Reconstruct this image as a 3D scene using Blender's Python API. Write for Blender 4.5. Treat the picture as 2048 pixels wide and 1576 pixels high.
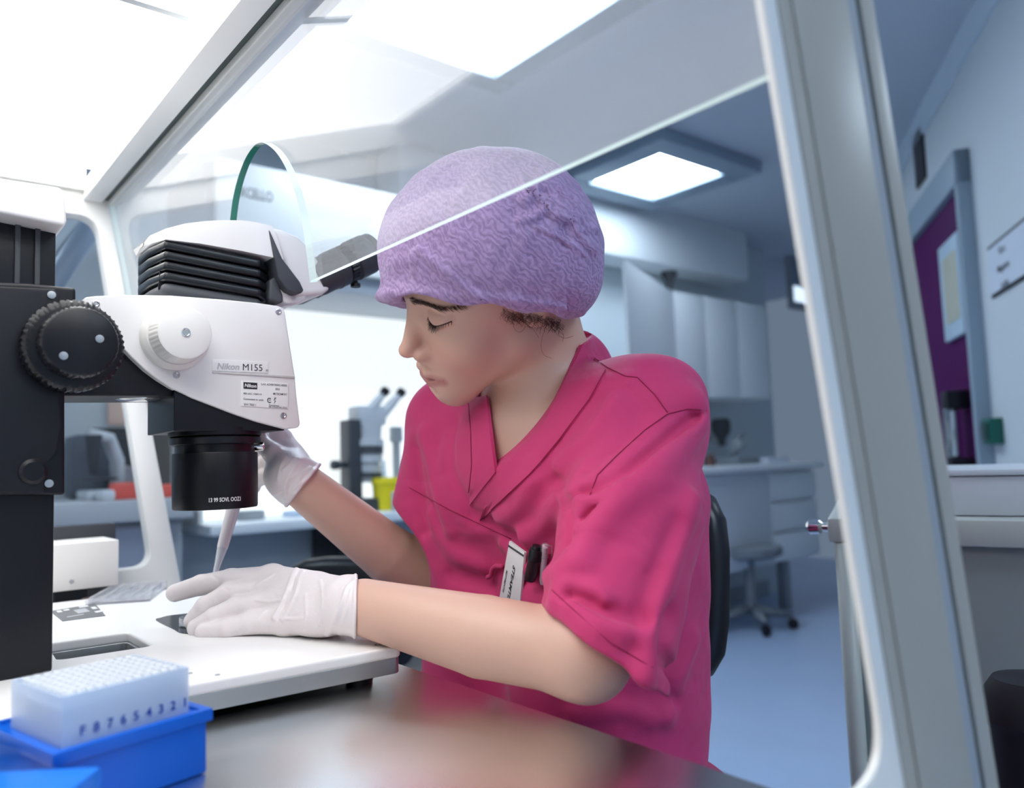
import bpy, bmesh, math, random
import numpy as np
from math import sin, cos, pi, radians, sqrt
from mathutils import Vector, Matrix
for o in list(bpy.data.objects): bpy.data.objects.remove(o)
random.seed(4); rng = np.random.default_rng(4)
S = bpy.context.scene; COL = S.collection
A3 = lambda *v: np.array(v, float)

# ------------------------------------------------------------------ camera
FPX, CX, CY = 1600., 1024., 788.
yaw, pit, rol = radians(39.2), radians(4.8), radians(2.0)
CAM = A3(0, 0, 1.0)
FW = A3(sin(yaw)*cos(pit), cos(yaw)*cos(pit), sin(pit))
R0 = A3(cos(yaw), -sin(yaw), 0); U0 = np.cross(R0, FW)
RT = R0*cos(rol) - U0*sin(rol); UP = R0*sin(rol) + U0*cos(rol)
cd = bpy.data.cameras.new('camera'); cam = bpy.data.objects.new('camera', cd); COL.objects.link(cam)
cam.matrix_world = Matrix(((RT[0], UP[0], -FW[0], CAM[0]), (RT[1], UP[1], -FW[1], CAM[1]), (RT[2], UP[2], -FW[2], CAM[2]), (0, 0, 0, 1)))
cd.sensor_width = 36; cd.lens = FPX/2048*36; cd.clip_start = .01; cd.clip_end = 60
cd.dof.use_dof = True; cd.dof.focus_distance = .80; cd.dof.aperture_fstop = 3.9
S.camera = cam
# measuring helpers: where a sight line of the photograph meets a real plane of the room
def ray(x, y): return FW + (x-CX)/FPX*RT - (y-CY)/FPX*UP
def D(x, y, d): return CAM + d*ray(x, y)
def onz(x, y, z): d = ray(x, y); return CAM + d*(z-CAM[2])/d[2]
def onx(x, y, X): d = ray(x, y); return CAM + d*(X-CAM[0])/d[0]
def ony(x, y, Y): d = ray(x, y); return CAM + d*(Y-CAM[1])/d[1]
def onp(x, y, p, n): d = ray(x, y); return CAM + d*(((p-CAM) @ n)/(d @ n))

# ------------------------------------------------------------------ light and exposure
vs = S.view_settings
S.display_settings.display_device = 'sRGB'
vs.view_transform = 'Standard'; vs.look = 'None'; vs.gamma = 1; vs.use_curve_mapping = False
vs.exposure = 0.0
HOOD_L = 4.6; ROOM_L = 17.0
w = bpy.data.worlds.new('world'); S.world = w; w.use_nodes = True
w.node_tree.nodes['Background'].inputs[0].default_value = (.55, .72, 1, 1)
w.node_tree.nodes['Background'].inputs[1].default_value = .25
def area(name, loc, sx, sy, power, col, rot=(0, 0, 0)):
    l = bpy.data.lights.new(name, 'AREA'); l.shape = 'RECTANGLE'; l.size = sx; l.size_y = sy; l.energy = power; l.color = col
    o = bpy.data.objects.new(name, l); COL.objects.link(o); o.location = loc; o.rotation_euler = rot
    return o

# ------------------------------------------------------------------ materials
M = {}
def mat(name, col, rough=.5, metal=0, bump=0, bscale=50, spec=.5, trans=0, ior=1.45, alpha=1, emit=None, estr=0, coat=0, sss=0, var=0, vscale=5, sheen=0):
    if name in M: return M[name]
    m = bpy.data.materials.new(name); m.use_nodes = True; nt = m.node_tree; b = nt.nodes['Principled BSDF']
    b.inputs['Base Color'].default_value = (*col, 1); b.inputs['Roughness'].default_value = rough
    b.inputs['Metallic'].default_value = metal; b.inputs['Specular IOR Level'].default_value = spec
    b.inputs['Transmission Weight'].default_value = trans; b.inputs['IOR'].default_value = ior; b.inputs['Alpha'].default_value = alpha
    b.inputs['Coat Weight'].default_value = coat; b.inputs['Sheen Weight'].default_value = sheen
    if sss:
        b.inputs['Subsurface Weight'].default_value = sss; b.inputs['Subsurface Radius'].default_value = (1, .35, .2); b.inputs['Subsurface Scale'].default_value = .006
    if emit:
        b.inputs['Emission Color'].default_value = (*emit, 1); b.inputs['Emission Strength'].default_value = estr
    tc = nt.nodes.new('ShaderNodeTexCoord')
    if bump:
        n = nt.nodes.new('ShaderNodeTexNoise'); n.inputs['Scale'].default_value = bscale; n.inputs['Detail'].default_value = 4
        nt.links.new(tc.outputs['Object'], n.inputs['Vector'])
        bp = nt.nodes.new('ShaderNodeBump'); bp.inputs['Strength'].default_value = bump; bp.inputs['Distance'].default_value = .002
        nt.links.new(n.outputs['Fac'], bp.inputs['Height']); nt.links.new(bp.outputs['Normal'], b.inputs['Normal'])
    if var:
        n = nt.nodes.new('ShaderNodeTexNoise'); n.inputs['Scale'].default_value = vscale; n.inputs['Detail'].default_value = 3
        nt.links.new(tc.outputs['Object'], n.inputs['Vector'])
        mx = nt.nodes.new('ShaderNodeMix'); mx.data_type = 'RGBA'
        mx.inputs[6].default_value = (*[c*(1-var) for c in col], 1); mx.inputs[7].default_value = (*[min(1, c*(1+var)) for c in col], 1)
        nt.links.new(n.outputs['Fac'], mx.inputs[0]); nt.links.new(mx.outputs[2], b.inputs['Base Color'])
    M[name] = m; return m
def glass(name, tint=(1, 1, 1), refl=1.0, rough=.0, f0=.05, veil=0):
    """thin clear sheet: part transparent, part mirror, after Schlick's curve"""
    m = bpy.data.materials.new(name); m.use_nodes = True; nt = m.node_tree; nt.nodes.clear(); L = nt.links.new
    out = nt.nodes.new('ShaderNodeOutputMaterial'); mx = nt.nodes.new('ShaderNodeMixShader')
    t = nt.nodes.new('ShaderNodeBsdfTransparent'); g = nt.nodes.new('ShaderNodeBsdfGlossy'); ge = nt.nodes.new('ShaderNodeNewGeometry')
    t.inputs[0].default_value = (*tint, 1); g.inputs['Color'].default_value = (refl, refl, refl, 1); g.inputs['Roughness'].default_value = rough
    def mth(op, a, b_=None):
        n = nt.nodes.new('ShaderNodeMath'); n.operation = op
        for i, q in enumerate((a, b_)):
            if q is None: continue
            if isinstance(q, (int, float)): n.inputs[i].default_value = q
            else: L(q, n.inputs[i])
        return n.outputs[0]
    dt = nt.nodes.new('ShaderNodeVectorMath'); dt.operation = 'DOT_PRODUCT'; L(ge.outputs['Incoming'], dt.inputs[0]); L(ge.outputs['Normal'], dt.inputs[1])
    c = mth('ABSOLUTE', dt.outputs['Value']); p = mth('POWER', mth('SUBTRACT', 1.0, c), 5.0); f = mth('ADD', mth('MULTIPLY', p, 1-f0), f0)
    L(f, mx.inputs[0]); L(t.outputs[0], mx.inputs[1]); L(g.outputs[0], mx.inputs[2])
    if veil:  # pale diffuse share mixed in, standing for a veil of reflected light
        df = nt.nodes.new('ShaderNodeBsdfDiffuse'); df.inputs[0].default_value = (.9, .92, .95, 1); m2 = nt.nodes.new('ShaderNodeMixShader'); m2.inputs[0].default_value = veil
        L(mx.outputs[0], m2.inputs[1]); L(df.outputs[0], m2.inputs[2]); mx = m2
    L(mx.outputs[0], out.inputs[0])
    M[name] = m; return m
mat('white_paint', (.80, .79, .77), .35); mat('hood_white', (.82, .82, .80), .3); mat('plate_white', (.90, .89, .88), .3); mat('scope_white', (.80, .79, .78), .28, bump=.03, bscale=900)
mat('knob_white', (.78, .77, .74), .4); mat('black_paint', (.006, .0065, .010), .38, bump=.05, bscale=1200, spec=.35); mat('black_satin', (.009, .0095, .013), .32, spec=.4)
mat('dark_grey', (.045, .05, .06), .45); mat('charcoal', (.06, .065, .075), .5); mat('fins', (.008, .010, .013), .28)
mat('grey_alu', (.42, .44, .45), .35, .7); mat('chrome', (.8, .8, .8), .12, 1); mat('screw', (.55, .55, .55), .3, 1)
mat('print_black', (.02, .02, .025), .5); mat('print_grey', (.45, .46, .48), .4); mat('print_white', (.75, .75, .75), .5)
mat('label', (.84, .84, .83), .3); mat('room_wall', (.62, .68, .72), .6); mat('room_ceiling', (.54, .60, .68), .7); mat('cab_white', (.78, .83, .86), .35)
mat('trolley', (.52, .54, .50), .4); mat('trolley_body', (.30, .33, .32), .5)
mat('purple_door', (.07, .0005, .075), .6, spec=.2); mat('steel_blue', (.30, .38, .46), .4); mat('green_box', (.01, .12, .09), .4)
mat('blue_plastic', (.001, .11, .60), .28); mat('blue_plastic2', (.002, .17, .70), .3); mat('yellow', (.85, .72, .02), .4)
mat('red_rack', (.75, .12, .09), .4); mat('slate', (.20, .23, .26), .5); mat('mid_grey', (.35, .38, .41), .5)
mat('rack_clear', (.62, .76, .95), .3, alpha=.55); mat('tip_clear', (.85, .9, .96), .2, alpha=.75)
mat('black_glass', (.01, .012, .016), .05)
mat('floor_blue', (.42, .54, .76), .3, var=.06, vscale=3)
glass('clear_glass', (.99, .995, .992), veil=.10); glass('acrylic', (.96, .96, .98), f0=.10, veil=.12, rough=.05); mat('casing_white', (.42, .395, .345), .4); glass('window_glass', (.9, .95, 1.0))
def edge_glass(name, col, tr):
    m = bpy.data.materials.new(name); m.use_nodes = True; nt = m.node_tree; nt.nodes.clear(); L = nt.links.new
    out = nt.nodes.new('ShaderNodeOutputMaterial'); mx = nt.nodes.new('ShaderNodeMixShader'); a = nt.nodes.new('ShaderNodeBsdfTranslucent'); d = nt.nodes.new('ShaderNodeBsdfDiffuse')
    a.inputs[0].default_value = (*col, 1); d.inputs[0].default_value = (*col, 1); mx.inputs[0].default_value = 1-tr
    L(a.outputs[0], mx.inputs[1]); L(d.outputs[0], mx.inputs[2]); L(mx.outputs[0], out.inputs[0]); M[name] = m
edge_glass('glass_edge', (.82, .98, .93), .6); mat('glass_edge_dark', (.02, .16, .12), .15)
mat('hood_light', (.9, .9, .9), .6, emit=(1, .985, .975), estr=HOOD_L)
mat('room_light', (.9, .9, .9), .6, emit=(.72, .86, 1), estr=ROOM_L)
mat('back_panel_glow', (.9, .9, .9), .6, emit=(.97, 1, .97), estr=.75)  # panel itself glows, in place of the lamp inside the far workstation
mat('daylight', (.5, .5, .5), .6, emit=(.6, .78, 1), estr=1.1)
mat('pale_card', (.84, .82, .79), .4)
# brushed steel
m = mat('steel', (.76, .75, .73), .27, 1); nt = m.node_tree; b = nt.nodes['Principled BSDF']
tc = nt.nodes.new('ShaderNodeTexCoord'); mp = nt.nodes.new('ShaderNodeMapping'); mp.inputs['Scale'].default_value = (3, 260, 1)
n = nt.nodes.new('ShaderNodeTexNoise'); n.inputs['Scale'].default_value = 3; nt.links.new(tc.outputs['Object'], mp.inputs[0]); nt.links.new(mp.outputs[0], n.inputs['Vector'])
bp = nt.nodes.new('ShaderNodeBump'); bp.inputs['Strength'].default_value = .03; bp.inputs['Distance'].default_value = .001
nt.links.new(n.outputs['Fac'], bp.inputs['Height']); nt.links.new(bp.outputs[0], b.inputs['Normal'])

# ------------------------------------------------------------------ object helpers
def link(name, me, m, parent=None):
    o = bpy.data.objects.new(name, me); COL.objects.link(o)
    if m is not None:
        for q in (m if isinstance(m, (list, tuple)) else [m]): me.materials.append(M[q] if isinstance(q, str) else q)
    if parent is not None: o.parent = parent; o.matrix_parent_inverse = parent.matrix_world.inverted()
    return o
def mesh(name, V, F, m, parent=None, smooth=False):
    me = bpy.data.meshes.new(name); me.from_pydata([tuple(map(float, v)) for v in V], [], [tuple(map(int, f)) for f in F]); me.update()
    if smooth: me.polygons.foreach_set('use_smooth', [True]*len(me.polygons))
    return link(name, me, m, parent)
def frombm(name, bm, m, parent=None, smooth=False, bevel=0, seg=2, ang=35):
    bmesh.ops.recalc_face_normals(bm, faces=bm.faces)
    if bevel:
        es = [e for e in bm.edges if len(e.link_faces) == 2 and e.calc_face_angle(0) > radians(ang)]
        bmesh.ops.bevel(bm, geom=es, offset=bevel, segments=seg, affect='EDGES', profile=.6, clamp_overlap=True)
    me = bpy.data.meshes.new(name); bm.to_mesh(me); bm.free()
    if smooth: me.polygons.foreach_set('use_smooth', [True]*len(me.polygons)); me.set_sharp_from_angle(angle=radians(40))
    return link(name, me, m, parent)
def empty(name, loc, label=None, cat=None, group=None):
    o = bpy.data.objects.new(name, None); COL.objects.link(o); o.location = [float(v) for v in loc]; o.empty_display_size = .05
    bpy.context.view_layer.update()
    if label: tag(o, label, cat, group)
    return o
def tag(o, label=None, cat=None, group=None, kind=None):
    if label: o['label'] = label
    if cat: o['category'] = cat
    if group: o['group'] = group
    if kind: o['kind'] = kind
    return o
def struct(o): o['kind'] = 'structure'; return o
def addbox(bm, lo, hi, ax=None, org=(0, 0, 0)):
    vs_ = []
    for i in range(8):
        p = [hi[k] if (i >> k) & 1 else lo[k] for k in range(3)]
        if ax is not None: p = np.array(org)+p[0]*ax[0]+p[1]*ax[1]+p[2]*ax[2]
        vs_.append(bm.verts.new(tuple(map(float, p))))
    for f in ((0, 2, 3, 1), (4, 5, 7, 6), (0, 1, 5, 4), (2, 6, 7, 3), (0, 4, 6, 2), (1, 3, 7, 5)): bm.faces.new([vs_[i] for i in f])
def box(name, lo, hi, m, parent=None, bevel=.002, ax=None, org=(0, 0, 0), smooth=True):
    bm = bmesh.new(); addbox(bm, lo, hi, ax, org); return frombm(name, bm, m, parent, smooth=smooth, bevel=bevel)
def prism(name, pts, off, m, parent=None, bevel=0, smooth=True, seg=2, ang=35):
    """polygon of 3-D points extruded along the vector off"""
    bm = bmesh.new(); a = [bm.verts.new(tuple(map(float, p))) for p in pts]; b_ = [bm.verts.new(tuple(map(float, np.array(p)+off))) for p in pts]
    bm.faces.new(a); bm.faces.new(b_[::-1]); n_ = len(a)
    for i in range(n_): bm.faces.new((a[i], b_[i], b_[(i+1) % n_], a[(i+1) % n_]))
    return frombm(name, bm, m, parent, smooth=smooth, bevel=bevel, seg=seg, ang=ang)
def catmull(P, n=6, closed=False):
    P = [np.array(p, float) for p in P]; out = []; N = len(P)
    rngi = range(N) if closed else range(N-1)
    for i in rngi:
        p0 = P[(i-1) % N] if closed or i > 0 else P[i]; p1 = P[i]; p2 = P[(i+1) % N]; p3 = P[(i+2) % N] if closed or i+2 < N else P[(i+1) % N]
        for k in range(n):
            t = k/n; out.append(.5*((2*p1)+(p2-p0)*t+(2*p0-5*p1+4*p2-p3)*t*t+(3*p1-p0-3*p2+p3)*t**3))
    if not closed: out.append(P[-1])
    return out
def frame_of(d):
    d = np.array(d, float); d /= np.linalg.norm(d); a = A3(0, 0, 1) if abs(d[2]) < .9 else A3(1, 0, 0)
    u = np.cross(a, d); u /= np.linalg.norm(u); return u, np.cross(d, u), d
def lathe(name, p0, p1, prof, m, parent=None, n=40, smooth=True, ribs=0, ribamp=0, ribrange=None, caps=True):
    """profile of (t along p0->p1 in metres, radius)"""
    p0 = np.array(p0, float); u, v, d = frame_of(np.array(p1, float)-p0); V = []; F = []
    for t, r in prof:
        rib = ribs and (ribrange is None or ribrange[0] <= t <= ribrange[1])
        for k in range(n):
            a = 2*pi*k/n; rr = r*(1+(ribamp*(1 if cos(a*ribs) > 0 else -1) if rib else 0)); V.append(p0+d*t+u*rr*cos(a)+v*rr*sin(a))
    for i in range(len(prof)-1):
        for k in range(n): F.append((i*n+k, i*n+(k+1) % n, (i+1)*n+(k+1) % n, (i+1)*n+k))
    if caps: F.append(tuple(range(n))[::-1]); F.append(tuple((len(prof)-1)*n+k for k in range(n)))
    o = mesh(name, V, F, m, parent, smooth)
    if smooth: o.data.set_sharp_from_angle(angle=radians(35))
    return o
def tube(name, pts, r, m, parent=None, n=10, smooth=True):
    V = []; F = []; pts = [np.array(p, float) for p in pts]; L = len(pts); u = None
    for i, p in enumerate(pts):
        d = pts[min(i+1, L-1)]-pts[max(i-1, 0)]; d /= (np.linalg.norm(d)+1e-12)
        if u is None: u, v, _ = frame_of(d)
        else: u = u-d*(u @ d); u /= np.linalg.norm(u); v = np.cross(d, u)
        rr = r[i] if hasattr(r, '__len__') else r
        for k in range(n): a = 2*pi*k/n; V.append(p+u*rr*cos(a)+v*rr*sin(a))
    for i in range(L-1):
        for k in range(n): F.append((i*n+k, i*n+(k+1) % n, (i+1)*n+(k+1) % n, (i+1)*n+k))
    F.append(tuple(range(n))[::-1]); F.append(tuple((L-1)*n+k for k in range(n)))
    if name is None: return V, F
    return mesh(name, V, F, m, parent, smooth)
def joinvf(parts):
    V = []; F = []
    for v, f in parts:
        o = len(V); V += list(v); F += [tuple(i+o for i in q) for q in f]
    return V, F
def text(name, s, org, xdir, ydir, h, m, parent=None, warp=None, align='LEFT', lift=.0003, depth=.00008, italic=0, xs=1, bold=0):
    c = bpy.data.curves.new(name, 'FONT'); c.body = s; c.size = 1; c.align_x = align; c.extrude = 0; c.resolution_u = 3; c.shear = italic; c.offset = bold
    t = bpy.data.objects.new(name, c); COL.objects.link(t); bpy.context.view_layer.update()
    me = bpy.data.meshes.new_from_object(t.evaluated_get(bpy.context.evaluated_depsgraph_get())); bpy.data.objects.remove(t)
    x = np.array(xdir, float); x /= np.linalg.norm(x); y = np.array(ydir, float); y = y-x*(x @ y); y /= np.linalg.norm(y); nz = np.cross(x, y)
    co = np.empty(len(me.vertices)*3); me.vertices.foreach_get('co', co); co = co.reshape(-1, 3)*h/.7
    if warp: P = warp(co[:, 0]*xs, co[:, 1])
    else: P = np.array(org)+np.outer(co[:, 0]*xs, x)+np.outer(co[:, 1], y)+nz*lift
    me.vertices.foreach_set('co', P.ravel()); me.update(); me.name = name
    return link(name, me, m, parent)
# ================================================================== ROOM SHELL
WB = 3.35                                                    # back wall
struct(box('floor', (-3, -2.2, -.05), (7, 6.5, 0), 'floor_blue', bevel=0))
struct(box('ceiling', (-3, -2.2, 2.5), (7, 6.5, 2.55), 'room_ceiling', bevel=0))
struct(box('wall_back', (-3, WB, 0), (5.2, WB+.08, 2.5), 'room_wall', bevel=0))
struct(box('wall_left', (-3.05, -2.2, 0), (-3, WB, 2.5), 'room_wall', bevel=0))
struct(box('wall_front', (-3, -2.25, 0), (7, -2.2, 2.5), 'room_wall', bevel=0))
# oblique wall with the purple door: passes through measured points of the door head
dA, dB = A3(2.95, 1.02, 0), A3(3.95, 1.72, 0)
dw = (dB-dA)/np.linalg.norm(dB-dA); dn = A3(dw[1], -dw[0], 0)   # dn points away from the camera side
wax = [dw, -dn, A3(0, 0, 1)]
def wallpt(px_, py_): return onp(px_, py_, dA, dn)
def wl(p): return (p-dA) @ dw
WS = wl(wallpt(2048, 500))-.45
struct(box('wall_right', (WS, -.1, 0), (wl(A3(5.1, 3.4, 0)), 0, 2.5), 'room_wall', bevel=0, ax=wax, org=dA))
struct(box('trim_1', (WS, 0, 2.38), (wl(A3(5.1, 3.4, 0)), .012, 2.5), mat('pale_trim', (.62, .72, .82), .5), bevel=0, ax=wax, org=dA))
struct(box('baseboard_back', (-3, WB-.015, 0), (5.0, WB, .1), 'mid_grey', bevel=.003))
# door
h0, h1 = wl(wallpt(1942, 400)), wl(wallpt(1942, 400))+1.02
zt = wallpt(1884, 362)[2]
DT = wallpt(1942, 290)[2]
dr = struct(box('door_1', (h0+.012, 0, 0.0), (h1+.3, .03, DT-.13), 'purple_door', bevel=.003, ax=wax, org=dA))
def doorbox(name, lo, hi, m, par=dr, b=.003): return box(name, lo, hi, m, par, bevel=b, ax=wax, org=dA)
doorbox('door_frame', (h0-.03, 0, 0), (h0+.012, .05, DT), 'steel_blue'); doorbox('door_frame', (h0-.03, 0, DT-.13), (h1+.4, .055, DT), 'steel_blue')
wy1, wy0 = wallpt(1905, 495)[2], wallpt(1925, 680)[2]; wx1 = wl(wallpt(1908, 560))
doorbox('window_frame', (h0+.03, .03, wy0), (wx1, .05, wy1), mat('light_blue', (.48, .62, .74), .4))
doorbox('pane', (h0+.06, .05, wy0+.06), (wx1-.06, .053, wy1-.06), mat('warm_pane', (.52, .52, .42), .4))
k0 = wl(wallpt(1955, 860)); kz1, kz0 = wallpt(1965, 795)[2], wallpt(1950, 930)[2]
doorbox('door_handle', (k0-.03, .06, kz0+.03), (k0+.03, .11, kz1-.03), 'chrome', b=.01)
doorbox('handle_mount', (k0-.06, .03, kz1-.035), (k0+.035, .11, kz1+.035), 'black_satin', b=.01)
doorbox('handle_mount', (k0-.06, .03, kz0-.035), (k0+.035, .11, kz0+.03), 'black_satin', b=.01)
# signs on the oblique wall
e = wallpt(1842, 315); s1 = tag(box('wall_sign', (wl(e)-.09, 0, e[2]-.12), (wl(e)+.09, .012, e[2]+.12), 'print_black', bevel=.002, ax=wax, org=dA), 'dark blue-black square wall sign above the purple door', 'sign')
p0, p1 = wallpt(1978, 490), wallpt(1990, 598); sl, sh = wl(p0), wl(p0)-.40
#
sz1, sz0 = wallpt(2000, 478)[2], wallpt(2000, 590)[2]
nt_ = tag(box('notice', (sh, 0, sz0), (sl, .006, sz1), 'print_black', bevel=.001, ax=wax, org=dA), 'white framed paper notice with blurred lettering on wall beside purple door', 'notice')
box('sheet', (sh+.01, .006, sz0+.012), (sl-.01, .009, sz1-.012), mat('paper', (.62, .68, .78), .6), nt_, bevel=0, ax=wax, org=dA)
for i, (t_, hh) in enumerate((('Vers', .026), ('Magasins', .024), ('sortie', .022))):
    o_ = dA+dw*(sl-.16)+A3(0, 0, sz1-.055-.055*i)-dn*.0095
    text('lettering', t_, o_, -dw, (0, 0, 1), hh, 'print_black', nt_, align='CENTER', bold=.01)
e = wallpt(1999, 862); gb = empty('call_point', dA+dw*wl(e)-dn*.0+A3(0, 0, e[2]), 'small dark green wall box right of the purple door handle', 'switch box')
box('housing', (wl(e)-.05, 0, e[2]-.045), (wl(e)+.05, .04, e[2]+.045), 'green_box', gb, bevel=.006, ax=wax, org=dA)
box('front_plate', (wl(e)-.035, .04, e[2]-.03), (wl(e)+.035, .046, e[2]+.03), mat('green_dark', (.005, .05, .04), .3), gb, bevel=.003, ax=wax, org=dA)
# window in back wall far right
q = ony(1590, 560, WB); wn = struct(box('window_1', (q[0]-.13, WB-.03, q[2]-.24), (q[0]+.35, WB, q[2]+.24), 'mid_grey', bevel=.005))
box('pane', (q[0]-.08, WB-.035, q[2]-.19), (q[0]+.3, WB-.03, q[2]+.19), 'window_glass', wn, bevel=0)
box('lit_pane', (q[0]-.078, WB-.033, q[2]-.18), (q[0]+.3, WB-.031, q[2]-.06), mat('sky_pane', (.5, .5, .5), .5, emit=(.75, .87, 1), estr=1.3), wn, bevel=0)
# ceiling lamps
def lamp(x0, x1, y0, y1, label, fr=.1):
    t = empty('ceiling_lamp', ((x0+x1)/2, (y0+y1)/2, 2.5), label, 'ceiling lamp')
    for lo, hi in (((x0, y0), (x1, y0+fr)), ((x0, y1-fr), (x1, y1)), ((x0, y0+fr), (x0+fr, y1-fr)), ((x1-fr, y0+fr), (x1, y1-fr))):
        box('frame', (*lo, 2.44), (*hi, 2.5), 'steel_blue', t, bevel=.01)
    box('diffuser', (x0+fr, y0+fr, 2.462), (x1-fr, y1-fr, 2.49), 'room_light', t, bevel=0)
lamp(2.80, 3.58, 2.28, 3.04, 'square ceiling lamp in blue-grey frame right of the purple cap', .14)
lamp(1.10, 1.92, 1.5, 2.37, 'large ceiling lamp seen through the front glass at the top')
lamp(.4, 1.5, -1.7, -.8, 'added unseen fill lamp behind the camera, brightening the near hood casing')  # unseen lamp, added to brighten the near casing
lamp(2.9, 3.6, -.6, .1, 'square ceiling lamp over the trolley side of the room')
lamp(-1.2, -.4, 2.0, 2.7, 'square ceiling lamp behind the hood on the left side of the room')
# bulkhead duct box on the back wall
pz0, pz1 = ony(1400, 545, 3.1)[2], ony(1400, 458, 3.1)[2]; xr = ony(1500, 500, 3.1)[0]
tag(box('duct_box', (1.9, 3.1, pz0), (xr, WB-.002, pz1+.1), 'cab_white', bevel=.06), 'long pale boxed-in duct with rounded end under the ceiling at the back wall', 'duct')
sp = ony(1338, 545, 3.2); sp[2] = pz0; o = lathe('spotlight', sp, sp+A3(0, 0, -.13), [(0, .05), (.02, .05), (.05, .03), (.10, .02), (.13, .018)], 'charcoal')
tag(o, 'small dark fixture hanging under the pale duct box', 'fixture')
# wall cabinet with three doors + open leaf
ct = empty('wall_cabinet', ony(1440, 690, 3.0), 'white wall cabinet with flat doors above the desk at the back', 'cabinet')
cx0, cx1 = ony(1345, 690, 3.0)[0], ony(1536, 690, 3.0)[0]; cz0, cz1 = ony(1440, 795, 3.0)[2], ony(1440, 596, 3.0)[2]
box('body', (cx0, 3.02, cz0), (cx1, WB-.002, cz1), 'cab_white', ct, bevel=.005)
nd = 3
for i in range(nd):
    a, b_ = cx0+(cx1-cx0)*i/nd, cx0+(cx1-cx0)*(i+1)/nd
    box('door', (a+.006, 3.0, cz0+.006), (b_-.006, 3.018, cz1-.006), 'cab_white', ct, bevel=.003)
lf = [D(1248, 520, 3.05), D(1346, 572, 3.75), D(1346, 800, 3.75), D(1248, 800, 3.05)]
lf = [ony(1346, 574, 3.0), ony(1346, 800, 3.0)]; pn = ony(1250, 520, 2.62)
o = box('tall_cabinet', (0, 0, 0), (1, .02, 1), 'cab_white', bevel=.0, ax=[lf[0]*[1, 1, 0]-pn*[1, 1, 0], A3(0, 1, 0), A3(0, 0, pn[2]-cz0)], org=A3(pn[0], pn[1], cz0))
tag(o, 'bright white cabinet side panel left of the wall cabinet, above her shoulder', 'panel')
# desk with drawers
dz = ony(1500, 930, 2.75)[2]; dx0, dx1 = ony(1395, 1000, 2.75)[0], ony(1640, 1000, 2.75)[0]
dk = empty('desk', ((dx0+dx1)/2, 3.0, 0), 'white desk with drawer unit under the wall cabinet', 'desk')
box('desk_top', (dx0-.3, 2.72, dz-.04), (dx1+.02, WB-.002, dz), 'cab_white', dk, bevel=.01)
ux0 = ony(1550, 1050, 2.75)[0]; uz0 = ony(1600, 1120, 2.75)[2]
box('drawer_unit', (dx0+.02, 2.80, uz0), (dx1, WB-.02, dz-.042), 'cab_white', dk, bevel=.004)
for i in range(3):
    z0_ = uz0+(dz-.05-uz0)*i/3; dwr = box('drawer', (ux0, 2.77, z0_+.008), (dx1-.005, 2.799, z0_+(dz-.05-uz0)/3-.008), 'cab_white', dk, bevel=.003)
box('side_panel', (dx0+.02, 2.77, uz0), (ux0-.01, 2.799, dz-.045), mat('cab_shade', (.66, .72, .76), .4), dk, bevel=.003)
for x_ in (dx0+.1, dx1-.1): box('leg', (x_-.03, 2.95, 0), (x_+.03, 3.01, uz0), 'mid_grey', dk)
# things on the desk
def blob(name, px_, py_, y_, rx, rz, m, label, cat, prof=None):
    c = ony(px_, py_, y_); o = lathe(name, c-A3(0, 0, rz), c+A3(0, 0, rz), prof or [(0, rx*.9), (rz*.3, rx), (rz*1.2, rx*.8), (rz*1.7, rx*.5), (rz*2, rx*.45)], m, n=20); tag(o, label, cat); return o
c = ony(1442, 860, 3.2); o = lathe('soap_dispenser', (c[0], c[1], dz+.12), (c[0], c[1], dz+.30), [(0, .02), (.05, .03), (.09, .06), (.15, .065), (.18, .05)], 'charcoal', n=20); tag(o, 'black dispenser mounted above the desk at the back wall', 'dispenser')
br = box('bracket', (c[0]-.02, c[1]+.02, dz+.14), (c[0]+.02, WB+.0, dz+.2), 'mid_grey', o)
c = ony(1475, 905, 3.0); t = empty('instrument', (c[0], c[1], dz), 'small grey-blue instrument on the back desk', 'instrument')
box('base', (c[0]-.12, c[1]-.08, dz), (c[0]+.12, c[1]+.08, dz+.05), 'slate', t, bevel=.01); tube('arm', [(c[0]-.06, c[1], dz+.05), (c[0]-.01, c[1], dz+.12), (c[0]+.07, c[1], dz+.19)], .022, 'slate', t)
box('head', (c[0]-.02, c[1]-.03, dz+.1), (c[0]+.06, c[1]+.03, dz+.15), 'mid_grey', t, bevel=.01)
tag(box('paper_stack', (c[0]+.17, c[1]-.1, dz), (c[0]+.4, c[1]+.12, dz+.035), 'paper', bevel=.002), 'low pale stack on the back desk right of the instrument', 'papers')
c = ony(1420, 935, 2.95); tag(lathe('jar', (c[0], c[1], dz), (c[0], c[1], dz+.07), [(0, .035), (.05, .035), (.055, .028), (.07, .028)], mat('brown', (.12, .06, .05), .4), n=20), 'small dark jar on the back desk beside her shoulder', 'jar')
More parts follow.
